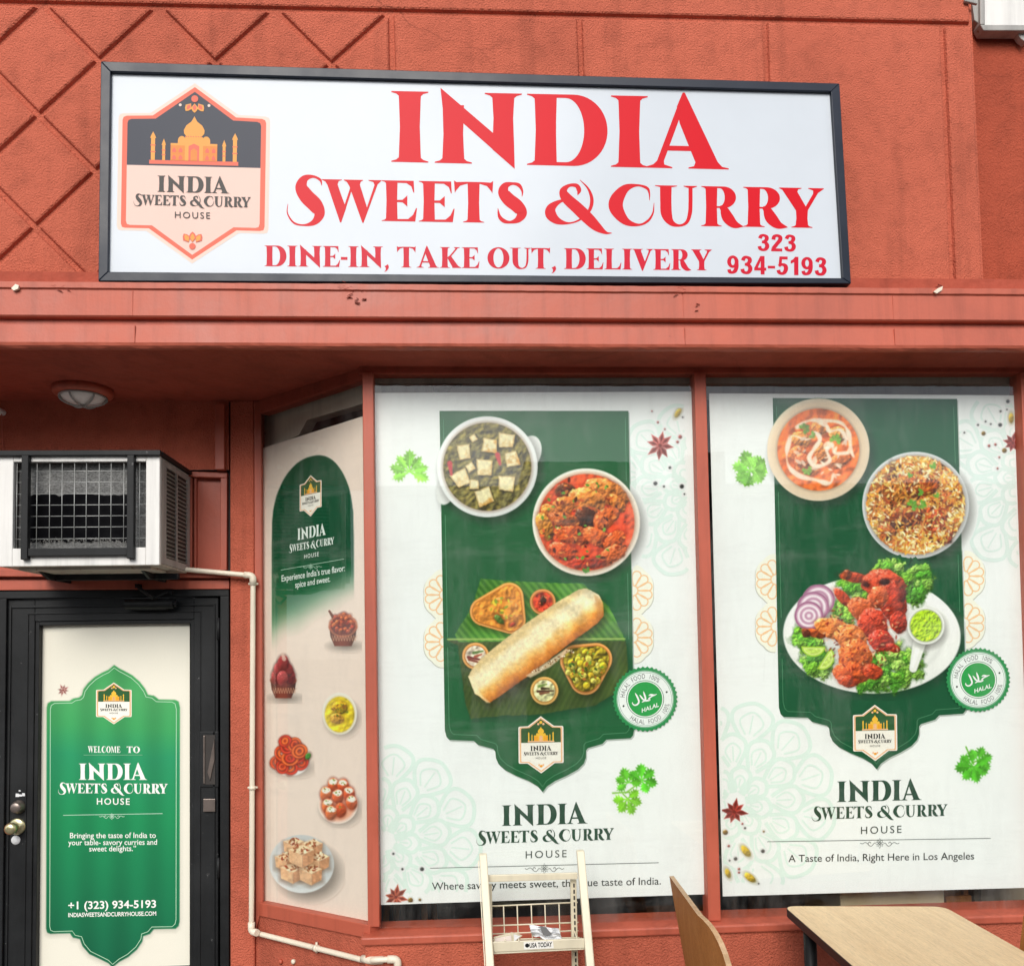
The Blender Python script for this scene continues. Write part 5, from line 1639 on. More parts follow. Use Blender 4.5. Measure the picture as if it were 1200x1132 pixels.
# ------------------------------------------------------------------ poster in the middle window
WP = Plane((0, 3.236, 0), (0, -1, 0))
VW = ink('e6e9e8')
def window_poster(corners, label):
    root = empty('window_poster', PY(sum(c[0] for c in corners[2:]) / 2, corners[2][1], 3.236), label, 'poster', 'posters behind the shop windows')
    mb = MB(); slab(mb, corners, 3.2363, .0015); mb.build('sheet', M['vinyl'], root)
    return root
M['vinyl'] = vinyl('white_vinyl_sheet', VW)
c1 = [(438.6, 460.5), (816, 459), (828.5, 1047.5), (446.5, 1060)]
w1 = window_poster(c1, 'white poster with a rolled dosa below two curry bowls, in the middle window')
a = Art(WP, w1, M['print'])
ed = lambda p, q_: (lambda y: p[0] + (q_[0] - p[0]) * (y - p[1]) / (q_[1] - p[1]))
box = (lambda y: ed(c1[0], c1[3])(y) + 3, lambda y: ed(c1[1], c1[2])(y) - 14, 463, 1046)
rosette(a, 452, 985, 112, box, 'd3e4dc', .1, 4.6); a.build('rosette_print'); a.layer = 1; rosette(a, 812, 575, 102, box, 'd5e4de', .3, 4.6)
a.build('rosette_print')
a.layer = 8
goldwork(a, 521, 697, -1); a.build('gold_rosette'); a.layer = 8; goldwork(a, 741.5, 692, 1); a.build('gold_rosette')
GRN = '215c37'
pan, foot = banner((515, 481.5), (736.5, 481.5), (521.5, 860), (743.5, 858), (636, 928))
a.layer = 30
a.poly([(x + 1.2, y + 1.6) for x, y in pan], 'a9b3ac'); a.poly(pan, GRN); a.layer = 34
cxm = 632.5
a.stroke([(519.5, 490)] + [(cxm + (x - cxm) * .955 , y - 6.5 if y > 800 else y) for x, y in foot] + [(732.8, 490)], .7, '4c8560')
a.build('green_banner')
b1 = Pic(0, 0, 2, 2, GRN)
SD1 = np.array(pan)
def bgof(panpts, green, white, bx0, bx1):
    def f(X, Y):
        p_ = Pic.__new__(Pic); p_.X, p_.Y = X, Y
        sd = Pic.pol(p_, panpts); al = np.clip(.5 - sd / 1.2, 0, 1)[..., None]
        return C8(white) * (1 - al) + C8(green) * al
    return f
bg1 = bgof(pan, GRN, 'e6e9e8', 0, 0)
def cube(pc, x, y, s_, t, seed=0, col='e6dcae', brown=.5):
    rnd = random.Random(seed)
    P = [(x + s_ * .72 * math.cos(t + k * math.pi / 2 + rnd.uniform(-.18, .18)), y + s_ * .72 * math.sin(t + k * math.pi / 2 + rnd.uniform(-.18, .18))) for k in range(4)]
    pc.put(pc.pol([(a_ + 1.3, b_ + 1.6) for a_, b_ in P]) - .5, '1c1808', .6, 1.6)
    sd = pc.pol(P, .7, seed, 3)
    n_ = fbm(pc.X, pc.Y, 5, seed, 4); k_ = np.clip((n_ - .5) * 3 + (pc.X - x + pc.Y - y) / s_ * .8, 0, 1) * brown
    c_ = C8(col) * (1 - k_[..., None]) + C8('c9892f') * k_[..., None]
    pc.put(sd, c_ * (.88 + .2 * fbm(pc.X, pc.Y, 3, seed + 3, 3))[..., None])
    pc.put(np.abs(sd + .6) - .5, 'b8843a', .5, .7)
# spinach curry with cheese cubes
a.layer = 50
pc = Pic(500, 478, 648, 620, bg1)
for x, y, rx, ry in ((620, 531, 14, 21), (523, 574, 11, 18)): pc.shadow(x + 2, y + 4, rx, ry, .4, 5); pc.put(pc.ell(x, y, rx, ry, .3)[0], 'dcdedb')
inn = plate(pc, 571, 547, 59, 51.5, 'e2e4e2')
surf = pc.relief('665c2c', 7, 3, 1.2) * (.8 + .4 * fbm(pc.X * .6 + pc.Y, pc.Y - pc.X * .2, 6, 9, 3))[..., None]
pc.put(inn, np.clip(surf, 0, 255))
gl = fbm(pc.X + pc.Y * .5, pc.Y, 5, 22, 4); pc.put(np.maximum(inn + 1, (.62 - gl) * 12), 'a09a58', .5, 1.0)
for k, (x, y, s_, t) in enumerate(((340, 328, 15, .6), (432, 305, 17, .9), (490, 288, 16, .9), (512, 355, 16, .5), (415, 382, 17, .8), (365, 383, 9, .3), (328, 420, 17, .3), (490, 442, 17, .9), (412, 487, 18, .4), (378, 443, 10, .8), (375, 280, 7, .2))):
    cube(pc, 430 + x / 3, 420 + y / 3, s_, t, k + 2, brown=.75 if k in (1, 3, 8) else .35)
for x, y, x2, y2 in ((527, 543, 529, 556), (583, 533, 586, 544)): pc.put(pc.cap(x, y, x2, y2, 3, 1.5), 'b83a3c', 1, .8)
pc.emit(a, 'dish_picture', 'bowl of spinach curry with cheese cubes')
# red curry
a.layer = 60
pc = Pic(616, 542, 760, 688, bg1)
inn = plate(pc, 687, 612, 63, 56.5, 'ece3d6')
pc.put(inn, pc.relief('d94e2e', 9, 5, .7)); 
pc.put(np.maximum(inn, -(pc.ell(687, 618, 50)[0])), 'e2805a', .35, 4)
rnd = random.Random(4)
for k, (x, y, rx, ry, t, c_) in enumerate(((845, 470, 24, 12, .45, 'd88442'), (700, 470, 12, 9, .3, '6a3a20'), (775, 505, 20, 14, .35, 'dc8a44'), (690, 520, 15, 10, -.4, 'd87c3a'), (645, 545, 12, 8, .8, 'e08a44'), (770, 560, 12, 12, 0, '4a2414'), (690, 570, 18, 9, .2, 'b8602e'), (880, 510, 12, 7, .9, 'd8803c'), (840, 560, 16, 10, -.6, 'dc6c34'), (625, 590, 8, 16, -.4, 'd08a3c'), (730, 620, 22, 10, .1, 'cc5a28'), (810, 630, 18, 9, .5, 'd86a38'), (870, 640, 14, 9, -.7, 'd0602e'), (690, 680, 16, 9, .3, 'd0562e'), (860, 690, 18, 9, -.5, 'dc7040'), (770, 720, 20, 6, 0, 'b03a24'))):
    pc.blob(430 + x / 3, 420 + y / 3, rx * 1.08, ry * 1.08, t, c_, k + 3, .7, .2, .4, '5a1a0a', eop=.35)
pc.speck(90, in_disc(687, 612, 54), ['7a2a16', '3a1a10', 'e08a4a', 'd9602e'], 1.4, 5, 1.8, .8)
pc.speck(26, in_disc(687, 612, 52), ['5a8a34', '6f9a40'], 1.3, 6, 1.6)
leafy(pc, 687, 667, 5, 1.2, '4a8a3a', 3, 4)
pc.put(np.abs(pc.ell(687, 612, 60)[0]) - .4, 'd6c8b4', .6, .8)
pc.emit(a, 'dish_picture', 'bowl of red chicken curry', 1.08)
# rolled dosa on a leaf with five small bowls
a.layer = 70
Z3 = lambda P: [(430 + x / 3, 650 + y / 3) for x, y in P]
pc = Pic(518, 672, 742, 846, bg1)
up_ = Z3([(400, 85), (480, 90), (560, 95), (760, 102), (850, 180), (900, 280), (905, 302), (320, 306), (310, 280), (365, 190)])
lo_ = Z3([(283, 300), (910, 300), (918, 400), (900, 470), (800, 530), (700, 545), (600, 562), (480, 565), (365, 577), (345, 520), (320, 320)])
pc.put(pc.pol([(x + 3, y + 4) for x, y in lo_]), '12301c', .5, 5)
vein = np.sin((pc.X * .5 + pc.Y * .25) * 1.9)
g_ = fbm(pc.X, pc.Y, 30, 4, 4)
pc.put(pc.pol(lo_, .8, 3), np.clip(C8('3f5226') * (.75 + .5 * g_)[..., None] + C8('2a2410') * (vein * .12)[..., None], 0, 255))
pc.put(pc.pol(up_, .8, 4), np.clip(C8('4c8530') * (.72 + .55 * fbm(pc.X, pc.Y, 40, 7, 4))[..., None] + C8('404020') * (np.sin((pc.X * .42 - pc.Y * .35) * 1.7) * .22)[..., None], 0, 255))
pc.put(pc.cap(525, 749, 732, 748.5, 1.0), 'a3bb62', .9, .8)
def cup(core, r_, rim, fill, seed, sh=True, k=1.6):
    P = Z3(core); r_ = r_ / 3
    if sh: pc.put(pc.pol([(x + 3, y + 4) for x, y in P]) - r_, '141a0a', .55, 5)
    sd = pc.pol(P) - r_
    pc.put(sd, C8(rim) * (1.05 - .2 * np.clip((pc.Y - P[0][1]) / 30, -1, 1))[..., None])
    pc.put(np.abs(sd + 1.2) - .6, 'f0c58a', .45, .8)
    pc.put(sd + 3.0, '6a3410', .6, 1.5)
    pc.put(sd + 3.6, pc.relief(fill, 6, seed, k))
    return sd + 3.6
s1_ = cup([(412, 200), (500, 148), (508, 228)], 50, 'd4893c', 'd98a38', 11, k=.6)
pc.speck(20, in_disc(590, 712, 16, 12), ['c9b83a', '8aa03a', 'e8b060'], 1.2, 3, 2)
pc.blob(430 + 465 / 3, 650 + 228 / 3, 7, 3.6, .8, '5c7a34', 3); pc.blob(430 + 512 / 3, 650 + 245 / 3, 3.5, 2.4, -.6, 'c8452a', 5)
cup([(617, 165), (619, 165), (618, 167)], 44, 'c8763a', 'd0452c', 12, k=.9)
pc.blob(430 + 620 / 3, 650 + 160 / 3, 3.6, 5.5, .2, '4a2a18', 9); pc.speck(9, in_disc(636, 705, 9), ['7a1c12', 'e87a4a'], .9, 8)
cup([(381, 355), (383, 355), (382, 357)], 46, 'd2904a', 'e6d4bc', 13, k=.8)
for x0, y0, x1, y1, c_ in ((356, 360, 415, 372, '6e2420'), (360, 368, 400, 380, '7c3a2a'), (375, 345, 408, 338, '55743a'), (380, 358, 402, 350, 'a04a34')):
    pc.put(pc.cap(430 + x0 / 3, 650 + y0 / 3, 430 + x1 / 3, 650 + y1 / 3, 1.7, .9), c_, 1, .7)
cup([(623, 477), (625, 477), (624, 479)], 48, 'c99a4e', 'd9d8a0', 14, k=.8)
for x0, y0, x1, y1, c_ in ((600, 480, 655, 478, '4c3024'), (610, 488, 640, 484, '7a4a34'), (605, 462, 632, 455, '6f8a44'), (615, 470, 640, 470, '3c2a1c')):
    pc.put(pc.cap(430 + x0 / 3, 650 + y0 / 3, 430 + x1 / 3, 650 + y1 / 3, 1.5, .8), c_, 1, .7)
cup([(735, 372), (806, 366), (768, 436)], 56, 'cf8540', '8a7a22', 15)
rnd = random.Random(12)
for k in range(46):
    x, y = in_disc(768, 398, 66, 62)(rnd)
    pc.blob(430 + x / 3, 650 + y / 3, rnd.uniform(3.2, 5.2), rnd.uniform(2.8, 4.2), rnd.uniform(0, 3), rnd.choice(['f4de44', 'f0d232', 'f8e866', 'e8c030']), k, .5, .2, .25, '4a4210', eop=.45)
pc.speck(26, in_disc(686, 782, 20, 19), ['5f8a2c', '7aa83a', '3c5a1c', 'b5682a'], 1.2, 17, 1.7)
D_ = Z3([(357, 428), (365, 408), (400, 365), (480, 300), (560, 240), (660, 172), (745, 122), (772, 118), (815, 140), (830, 170), (833, 213), (812, 240), (740, 292), (700, 322), (620, 385), (540, 445), (470, 495), (432, 519), (420, 518), (392, 494), (380, 488), (366, 452)])
pc.put(pc.pol([(x + 3, y + 5) for x, y in D_]), '20180a', .6, 6)
sd = pc.pol(D_, .5, 6, 4)
ax0_, ay0_, ax1_, ay1_ = 430 + 395 / 3, 650 + 470 / 3, 430 + 790 / 3, 650 + 172 / 3
L_ = math.hypot(ax1_ - ax0_, ay1_ - ay0_); ux, uy = (ax1_ - ax0_) / L_, (ay1_ - ay0_) / L_
al_ = ((pc.X - ax0_) * ux + (pc.Y - ay0_) * uy) / L_; ac_ = (-(pc.X - ax0_) * uy + (pc.Y - ay0_) * ux) / 19.0
n_ = fbm(pc.X, pc.Y, 8, 31, 5)
st_ = np.array([-1.1, -.7, -.1, .35, .7, 1.05, 1.4]); cl_ = np.stack([C8(c_) for c_ in ('d9c08a', 'ecdfba', 'f1e0b4', 'e9b868', 'd98c3a', 'b5682a', '6e3a18')])
tt = np.clip(ac_ + (n_ - .5) * .5, -1.1, 1.4)
dc = np.stack([np.interp(tt, st_, cl_[:, k]) for k in range(3)], -1)
band = np.sin((al_ * 34 + ac_ * ac_ * 2.2) * 1.0) * np.clip((al_ - .45) * 2.2, 0, 1) * .09
dc = dc * (1 + band + (fbm(pc.X, pc.Y, 3, 32, 3) - .5) * .22)[..., None]
pc.put(sd, np.clip(dc, 0, 255))
pc.put(pc.pol(Z3([(357, 428), (372, 425), (400, 490), (432, 519), (420, 519), (392, 494), (380, 488), (366, 452)]), .5, 3), 'f3e2b4', .6, 1.2)
pc.put(pc.pol(Z3([(800, 140), (822, 160), (830, 205), (815, 225), (806, 190)]), 1.0, 5, 3), 'c98a50', .55, 1.5)
P = Z3([(560, 425), (640, 372), (700, 330), (712, 338), (650, 390), (575, 432)]); pc.put(pc.pol(P, .6, 3), 'e3c9a8', .8, 1); pc.speck(40, lambda r_: (lambda t: (622 + 50 * t + r_.uniform(-2, 2), 789 - 27 * t + r_.uniform(-2, 2)))(r_.random()), ['8a5a30', 'f2e4cc', '5a3418'], .7, 9)
pc.emit(a, 'dish_picture', 'rolled dosa on a banana leaf with five small bowls')
# herbs and spices strewn on the sheet
WH = 'e6e9e8'
a.layer = 20
pc = Pic(452, 524, 508, 574, WH); leafy(pc, 480, 553, 25, -1.57, '86d03c', 4, 7); pc.emit(a, 'herb_picture', 'coriander leaf')
a.layer = 20
pc = Pic(714, 886, 778, 964, WH)
pc.put(pc.cap(718, 929, 738, 928, .9), '7ab83a'); pc.put(pc.cap(733, 929, 748, 918, .8), '7ab83a'); pc.put(pc.cap(730, 930, 740, 940, .8), '7ab83a')
leafy(pc, 736, 917, 18, -1.9, '5cb22c', 7, 5); leafy(pc, 752, 914, 20, -.7, '55b52e', 8, 5); leafy(pc, 735, 936, 19, 1.2, '7cc82a', 9, 5)
pc.emit(a, 'herb_picture', 'sprig of coriander')
a.layer = 20
pc = Pic(755, 478, 812, 585, WH); anise(pc, 773.5, 522, 17, 3, 'bb6058')
spices(pc, [(768, 566.5, 2.3, 'p'), (799, 570, 2.5, 'p'), (785, 548, 1.6, 'p'), (778, 570, 1.1, 'p'), (802, 579, 1.0, 'p'), (797, 512, 2.2, 'r'), (794, 518, 1.6, 'r'), (771, 495, 1.2, 'r'), (779, 503, 1, 'r'), (800, 489, .9, 'p'), (794.5, 484, 3, 'y'), (764, 482, .9, 'r')], 2)
pc.emit(a, 'spice_picture', 'star anise and peppercorns')
a.layer = 20
pc = Pic(451, 990, 500, 1062 - 5, WH); anise(pc, 464, 1051, 15, 5, 'b4553a')
pc.m *= np.clip((pc.X - 452.5), 0, 1)
spices(pc, [(494.5, 1018, 2.3, 'p'), (471.5, 1018, 1.3, 'p'), (461, 1000, 1.3, 'p'), (481, 1054.5, 3, 'b'), (492, 1054, 1.6, 'b')], 3)
pc.emit(a, 'spice_picture', 'star anise cut by the corner of the sheet')
a.layer = 150
seal(a, 756, 819, 38.5, rad(-16))
a.layer = 130
emblem(a, 634, 872.5, 25, 32, -.02, .01, dark='3a5a34', rim='e8b48a', halo='ece4da', cream='efe6dc', gold=('f0b840', 'e8a030'), text='2a2a28', fine=False)
INKG = '2c4a3a'
a.layer = 24
word(a, INDIA, 588, 967.5, 688.5, 964.5, 24, INKG); word(a, SWEETS, 558, 988.5, 719.5, 983.5, 14, INKG, 13.5)
say(a, 'HOUSE', 616, 1005.5, 664, 1004, 8.4, '33403a', 0, 1.32)
a.build('wordmark')
a.layer = 24; flourish(a, 504, 1017, 772, 1010.5, 638, 6.2, '5a625e', .8, 0); a.build('flourish')
a.layer = 24; say(a, 'Where savory meets sweet, the true taste of India.', 506, 1042.5, 774.5, 1036, 8.6, '303634', .004); a.build('caption')

# ------------------------------------------------------------------ poster in the right window
c2_ = [(831, 461), (1195.5, 463.5), (1214, 1039.5), (847, 1050)]
w2 = window_poster(c2_, 'white poster with tandoori chicken on an oval plate, in the right window')
a = Art(WP, w2, M['print'])
box = (lambda y: ed(c2_[0], c2_[3])(y) + 3, lambda y: ed(c2_[1], c2_[2])(y) - 8, 470, 1036)
rosette(a, 862, 940, 118, box, 'd3e4dc', .2, 4.6); a.build('rosette_print'); a.layer = 1; rosette(a, 1205, 560, 108, box, 'd3e1dc', .0, 4.6)
a.build('rosette_print')
a.layer = 8; goldwork(a, 909.5, 679, -1); a.build('gold_rosette'); a.layer = 8; goldwork(a, 1130, 675, 1); a.build('gold_rosette')
GR2 = '175233'
pan2, foot2 = banner((905.5, 466.5), (1121.5, 467.5), (913, 833), (1133, 829), (1027.5, 901.5))
a.layer = 30
a.poly([(x + 1.2, y + 1.6) for x, y in pan2], 'a9b3ac'); a.poly(pan2, GR2); a.layer = 34
cxm = 1022
a.stroke([(910, 476)] + [(cxm + (x - cxm) * .955, y - 6.5 if y > 780 else y) for x, y in foot2] + [(1117.5, 476)], .7, '467f5c')
a.build('green_banner')
bg2 = bgof(pan2, GR2, 'e6e9e8', 0, 0)
Z4 = lambda x, y: (820 + x / 3.158, 420 + y / 3.158)
# butter chicken
a.layer = 50
pc = Pic(890, 462, 1030, 600, bg2)
inn = plate(pc, 959, 527, 60, 48, 'e3cfb4')
pc.put(np.abs(pc.ell(959, 527, 53)[0]) - 2, 'd0b896', .5, 3)
pc.put(inn, pc.relief('e8702e', 10, 8, .55))
for k, (x, y, rx, ry, t, c_) in enumerate(((375, 300, 12, 9, .3, 'ea9444'), (440, 260, 10, 8, .8, 'e88a3c'), (360, 350, 11, 8, -.3, 'e67e38'), (450, 350, 13, 9, 1.1, 'ea8c40'), (515, 280, 11, 9, .4, 'ea9c48'), (515, 380, 14, 8, -.3, 'e07634'), (400, 410, 14, 7, .2, 'e47c36'), (380, 380, 10, 8, .8, 'de7032'))):
    pc.blob(*Z4(x, y), rx, ry, t, c_, k + 31, .7, .2, .4, '8a3010')
for P in ([(360, 255), (400, 232), (450, 230), (520, 238), (550, 275), (560, 340), (570, 365)], [(335, 290), (322, 350), (330, 400), (370, 435), (430, 450), (480, 462), (495, 430)], [(345, 285), (400, 300), (425, 275), (445, 300), (420, 340), (405, 370), (430, 400), (480, 380), (470, 340), (490, 320), (500, 350), (550, 350)], [(440, 235), (470, 250), (480, 270), (520, 265), (545, 300)]):
    c_ = cr([(*Z4(*p_), 0) for p_ in P], 6)
    rnd = random.Random(int(P[0][0]))
    for i in range(len(c_) - 1):
        pc.put(pc.cap(c_[i][0], c_[i][1], c_[i + 1][0], c_[i + 1][1], float(.5 + 2.6 * vnoise(np.array(i * 1.0), np.array(3.0 + P[0][0]), 3, 3))), 'f4dcc6', .55 + .4 * rnd.random(), 1.1)
pc.speck(34, in_disc(959, 526, 38), ['f4dcc6', 'f0d0b4'], 1.7, 44, 2.2, .8)
leafy(pc, *Z4(385, 262), 8, -.6, '5c8a2c', 3, 5); leafy(pc, *Z4(415, 282), 5, .4, '6a9a34', 5, 4); leafy(pc, *Z4(503, 303), 8, -1.2, '6aa02e', 6, 5); leafy(pc, *Z4(398, 412), 7, 1.2, '6a9a30', 7, 5)
pc.emit(a, 'dish_picture', 'bowl of butter chicken with a swirl of cream')
# biryani
a.layer = 60
pc = Pic(1002, 524, 1146, 664, bg2)
inn = plate(pc, 1073, 592, 62.5, 57.5, 'cdd0d2', inner_shade='6a5a4a')
pc.put(inn, pc.relief('a8642c', 8, 14, 1.4))
g1_ = ['e9c766', 'f0dfa0', 'e0a83c', 'd88a30', 'f2e8c0', 'caa048', 'c0662a']; g2_ = ['c85a24', 'b0481c', 'd9843a', '8c3a1a', 'e0a050']
pc.speck(1500, in_disc(1073, 592, 57), g1_, 1.0, 1, 2.6)
for k, (x, y, rx, ry, t, c_) in enumerate(((705, 500, 9, 20, -.25, 'a85a20'), (715, 430, 4, 12, -.1, '6a3a1c'), (730, 490, 7, 18, -.35, 'c87a2c'), (880, 600, 20, 15, .8, 'b4481e'), (900, 650, 14, 12, .3, 'a0401c'), (800, 480, 16, 12, .2, '8a4a24'), (790, 580, 12, 14, .6, '8c3c1e'), (720, 600, 16, 10, .2, '7a3a24'), (850, 470, 14, 10, -.4, 'b85a24'), (690, 640, 12, 9, .6, 'b8602e'), (930, 530, 12, 9, .9, 'b85c28'))):
    pc.blob(*Z4(x, y), rx, ry, t, c_, k + 51, 1.0, .3, .3)
pc.speck(560, in_disc(1076, 596, 46), g2_ + g1_, .95, 2, 2.6, .9)
pc.speck(420, lambda r_: (lambda t, q_: (1073 + q_ * math.cos(t), 592 + q_ * math.sin(t)))(r_.uniform(-2.6, 2.9), r_.uniform(40, 57)), g1_, 1.0, 4, 2.7)
pc.speck(60, in_disc(1073, 592, 50), ['4a1e10', '5a2a16'], 1.2, 5, 1.6, .8)
for x, y, s_, t in ((785, 545, 8, -.8), (820, 540, 7, .3), (815, 495, 5, 0), (862, 395, 5, 1), (780, 430, 4, 2), (875, 505, 4, 1)): leafy(pc, *Z4(x, y), s_, t, '5a9a34', int(x), 5)
pc.emit(a, 'dish_picture', 'plate of chicken biryani')
# tandoori platter
a.layer = 70
Z5 = lambda x, y: (820 + x / 3.158, 640 + y / 3.158)
pc = Pic(912, 650, 1132, 820, bg2)
pc.shadow(1024, 749, 104, 67, .5, 7, .04)
sd, u, v = pc.ell(1021.7, 744, 104, 68.5, .03); d = np.sqrt(u * u + v * v)
pc.put(sd, np.clip(C8('dfe0dc') * (1.0 - .05 * v + .05 * np.cos(d * 7))[..., None], 0, 255)); pc.put(np.abs(pc.ell(1021.7, 743, 84, 53, .03)[0]) - 1.2, 'c4c6c2', .5, 2)
rnd = random.Random(9)
def lettuce(cx, cy, rx, ry, t, n, seed):
    f = in_disc(*Z5(cx, cy), rx, ry, t); r2 = random.Random(seed)
    for k in range(n):
        x, y = f(r2)
        pc.blob(x, y, r2.uniform(6, 12), r2.uniform(3.5, 7), r2.uniform(0, 3.1), r2.choice(['84c63e', '6ab434', '9ad452', '58a230', 'b0e06a']), seed + k, 1.0, .5, .12, '2a5a18', 3.4, .45)
lettuce(700, 95, 16, 9, 0, 16, 100); lettuce(800, 140, 13, 20, .4, 30, 140); lettuce(575, 155, 16, 10, .2, 14, 180); lettuce(525, 245, 13, 8, 0, 10, 200); lettuce(400, 345, 15, 12, .6, 20, 220); lettuce(440, 430, 14, 12, .3, 18, 240); lettuce(720, 450, 28, 22, -.4, 52, 260); lettuce(640, 510, 18, 6, 0, 14, 320)
for x, y, r_ in ((440, 200, 19), (420, 225, 18.5), (404, 257, 17)):
    X_, Y_ = Z5(x, y); pc.put(pc.ell(X_ + 1, Y_ + 2, r_, r_ * .98)[0], '2a2a20', .4, 3)
    sd, u, v = pc.ell(X_, Y_, r_, r_ * .97, 0, .03, int(x)); d = np.sqrt(u * u + v * v)
    tri_ = .5 + .5 * np.sin(d * 19 + .6); base = C8('ece0e6') * tri_[..., None] + C8('b98aa4') * (1 - tri_)[..., None]
    pc.put(sd, base); pc.put(np.abs(sd + .8) - .8, '8a4a70', .85, .8)
for x, y, t in ((420, 384, .02), (470, 422, -1.0)):
    X_, Y_ = Z5(x, y); ca, sa = math.cos(t), math.sin(t)
    P = [(X_ + 14 * (c_ * ca - s_ * sa), Y_ + 14 * (c_ * sa + s_ * ca)) for c_, s_ in [(math.cos(q_) * 1.0, math.sin(q_) * .85 - .3) for q_ in np.linspace(0, math.pi, 14)]]
    sd = pc.pol(P); pc.put(sd - .6, '2a4a14', .4, 1.5); pc.put(sd, 'a4cc3a'); pc.put(sd + 1.8, 'dce8a0', 1, .8)
    n_ = fbm(pc.X, pc.Y, 3, 7, 3); pc.put(sd + 2.8, np.clip(C8('bcd860') * (.75 + .5 * n_)[..., None], 0, 255))
def leg(P, cols, seed):
    for k, (x, y, rx, ry, t) in enumerate(P): pc.blob(*Z5(x, y), rx, ry, t, cols[k % len(cols)], seed + k * 7, .6, .14, .45, '5a1408', 7, .22)
leg([(570, 115, 17, 6, .15), (545, 106, 6, 6, 0), (680, 140, 26, 17, .15), (715, 210, 15, 27, -.25), (735, 280, 10, 13, -.2), (660, 190, 12, 14, .4)], ['d24a28', '9a4422', 'dc5234', 'cc4028', 'c03a26', 'e4683e'], 400)
pc.blob(*Z5(685, 132), 6, 3.5, 0, '3c1410', 11, .5, .3); pc.blob(*Z5(615, 140), 5, 3, .6, '5a1c10', 12, .5, .3); pc.blob(*Z5(750, 180), 4, 8, 0, '7a1c14', 13, .5, .3)
leg([(530, 190, 14, 6, .75), (600, 235, 19, 13, .7), (640, 290, 17, 20, -.5), (672, 350, 15, 13, .4), (715, 375, 9, 5, .5)], ['c8482a', 'df6a3c', 'd84c34', 'c83c2a', 'b83424'], 440)
leg([(425, 322, 14, 5, .25), (395, 322, 5, 5, 0), (495, 305, 23, 12, .3), (560, 340, 20, 15, .5), (575, 410, 20, 22, -.2), (560, 470, 21, 13, .1), (640, 465, 12, 9, .3), (548, 500, 12, 7, .2)], ['c0521f', '6a2a14', 'ec8440', 'f08440', 'ec7232', 'e2602c', 'd64e2a', 'bc4420'], 480)
pc.speck(130, in_disc(*Z5(600, 330), 46, 44), ['8a2014', '6a180e', 'f2a070', 'f6c090'], .9, 21, 2.2, .7)
for x, y, s_ in ((590, 290, 9), (690, 230, 9), (600, 420, 10), (540, 380, 7)): pc.put(np.abs(pc.ell(*Z5(x, y), s_, s_ * .5, .6)[0]) - .3, '8a2a18', .5, .9)
X_, Y_ = Z5(837, 294)
pc.put(pc.cap(*Z5(818, 370), *Z5(790, 448), 8.5, 6.5), '3c3c34', .4, 4); pc.put(pc.cap(*Z5(812, 362), *Z5(790, 452), 7.5, 4.6), 'e2e3de'); pc.put(pc.cap(*Z5(806, 380), *Z5(788, 445), 2.2, 1.2), 'f6f6f3', .8, 1.5)
pc.shadow(X_ + 2, Y_ + 4, 22, 22, .45, 5); pc.put(pc.ell(X_, Y_, 21.8)[0], 'e4e5e1'); pc.put(pc.ell(X_ , Y_, 18.8)[0], '5c6a20', .8, 1.5)
pc.put(pc.ell(X_, Y_, 18.2)[0], pc.relief('a6cc26', 3, 4, .9))
pc.emit(a, 'dish_picture', 'oval platter of red tandoori chicken with lettuce, onion and lime')
a.layer = 20
pc = Pic(850, 522, 904, 576, WH); pc.put(pc.cap(887, 552, 892, 562, .9), '6aa83a'); leafy(pc, 880, 552, 25, -1.9, '84c84a', 14, 5); leafy(pc, 879, 552, 19, 1.9, '7ac044', 15, 3); leafy(pc, 883, 550, 19, -.5, '90d058', 16, 3); pc.emit(a, 'herb_picture', 'broad coriander leaf')
a.layer = 20
pc = Pic(1112, 870, 1170, 926, WH); pc.put(pc.cap(1132, 875, 1141, 895, .9), '6ab03a'); pc.put(pc.cap(1141, 893, 1148, 890, .9), '6ab03a')
leafy(pc, 1139, 896, 19, 2.9, '4fa82c', 17, 5); leafy(pc, 1146, 891, 18, -.3, '57ae34', 18, 5); leafy(pc, 1141, 898, 21, 1.35, '4ca42a', 19, 5); pc.emit(a, 'herb_picture', 'three lobed coriander sprig')
a.layer = 20
pc = Pic(846, 930, 900, 1040, WH); anise(pc, 860.5, 951, 16, 8, 'a8382c')
spices(pc, [(850, 975, 3, 'b'), (874, 997, 4, 'y'), (879, 1028, 4, 'y'), (853, 1023, 3, 'y'), (894, 997, 2.2, 'p'), (862, 1006, 2.1, 'p'), (855, 1008, 1, 'p'), (873, 970, 1.2, 'p'), (895, 974, 1.2, 'b'), (866, 1018, 1.5, 'r'), (866, 1022, 1.3, 'r'), (889, 1035, .9, 'p'), (854, 991, 1.5, 'r'), (870, 965, 1.2, 'r')], 4)
pc.emit(a, 'spice_picture', 'red star anise with seeds')
a.layer = 20
pc = Pic(1126, 464, 1193, 552, WH); anise(pc, 1187, 519, 13, 9, 'a04038'); pc.m *= np.clip(1190.5 - pc.X, 0, 1)
spices(pc, [(1181, 470.5, 2, 'p'), (1172, 498, 2.2, 'p'), (1172.5, 482, 1.2, 'p'), (1185, 490, 3, 'y'), (1152.5, 508, 2.4, 'b'), (1146, 498, 1.2, 'p'), (1155, 494, 1.1, 'p'), (1161, 497, 1, 'p'), (1130, 507, 1, 'p'), (1159, 522.5, 1.6, 'r'), (1166.5, 521, 1.5, 'r'), (1177, 528, 2.8, 'b'), (1171, 536, 1.1, 'r'), (1169, 549, 1.2, 'r'), (1180, 480, .9, 'p')], 5)
pc.emit(a, 'spice_picture', 'star anise cut by the right edge')
a.layer = 150
seal(a, 1146.3, 796.5, 38, rad(-14))
a.layer = 130
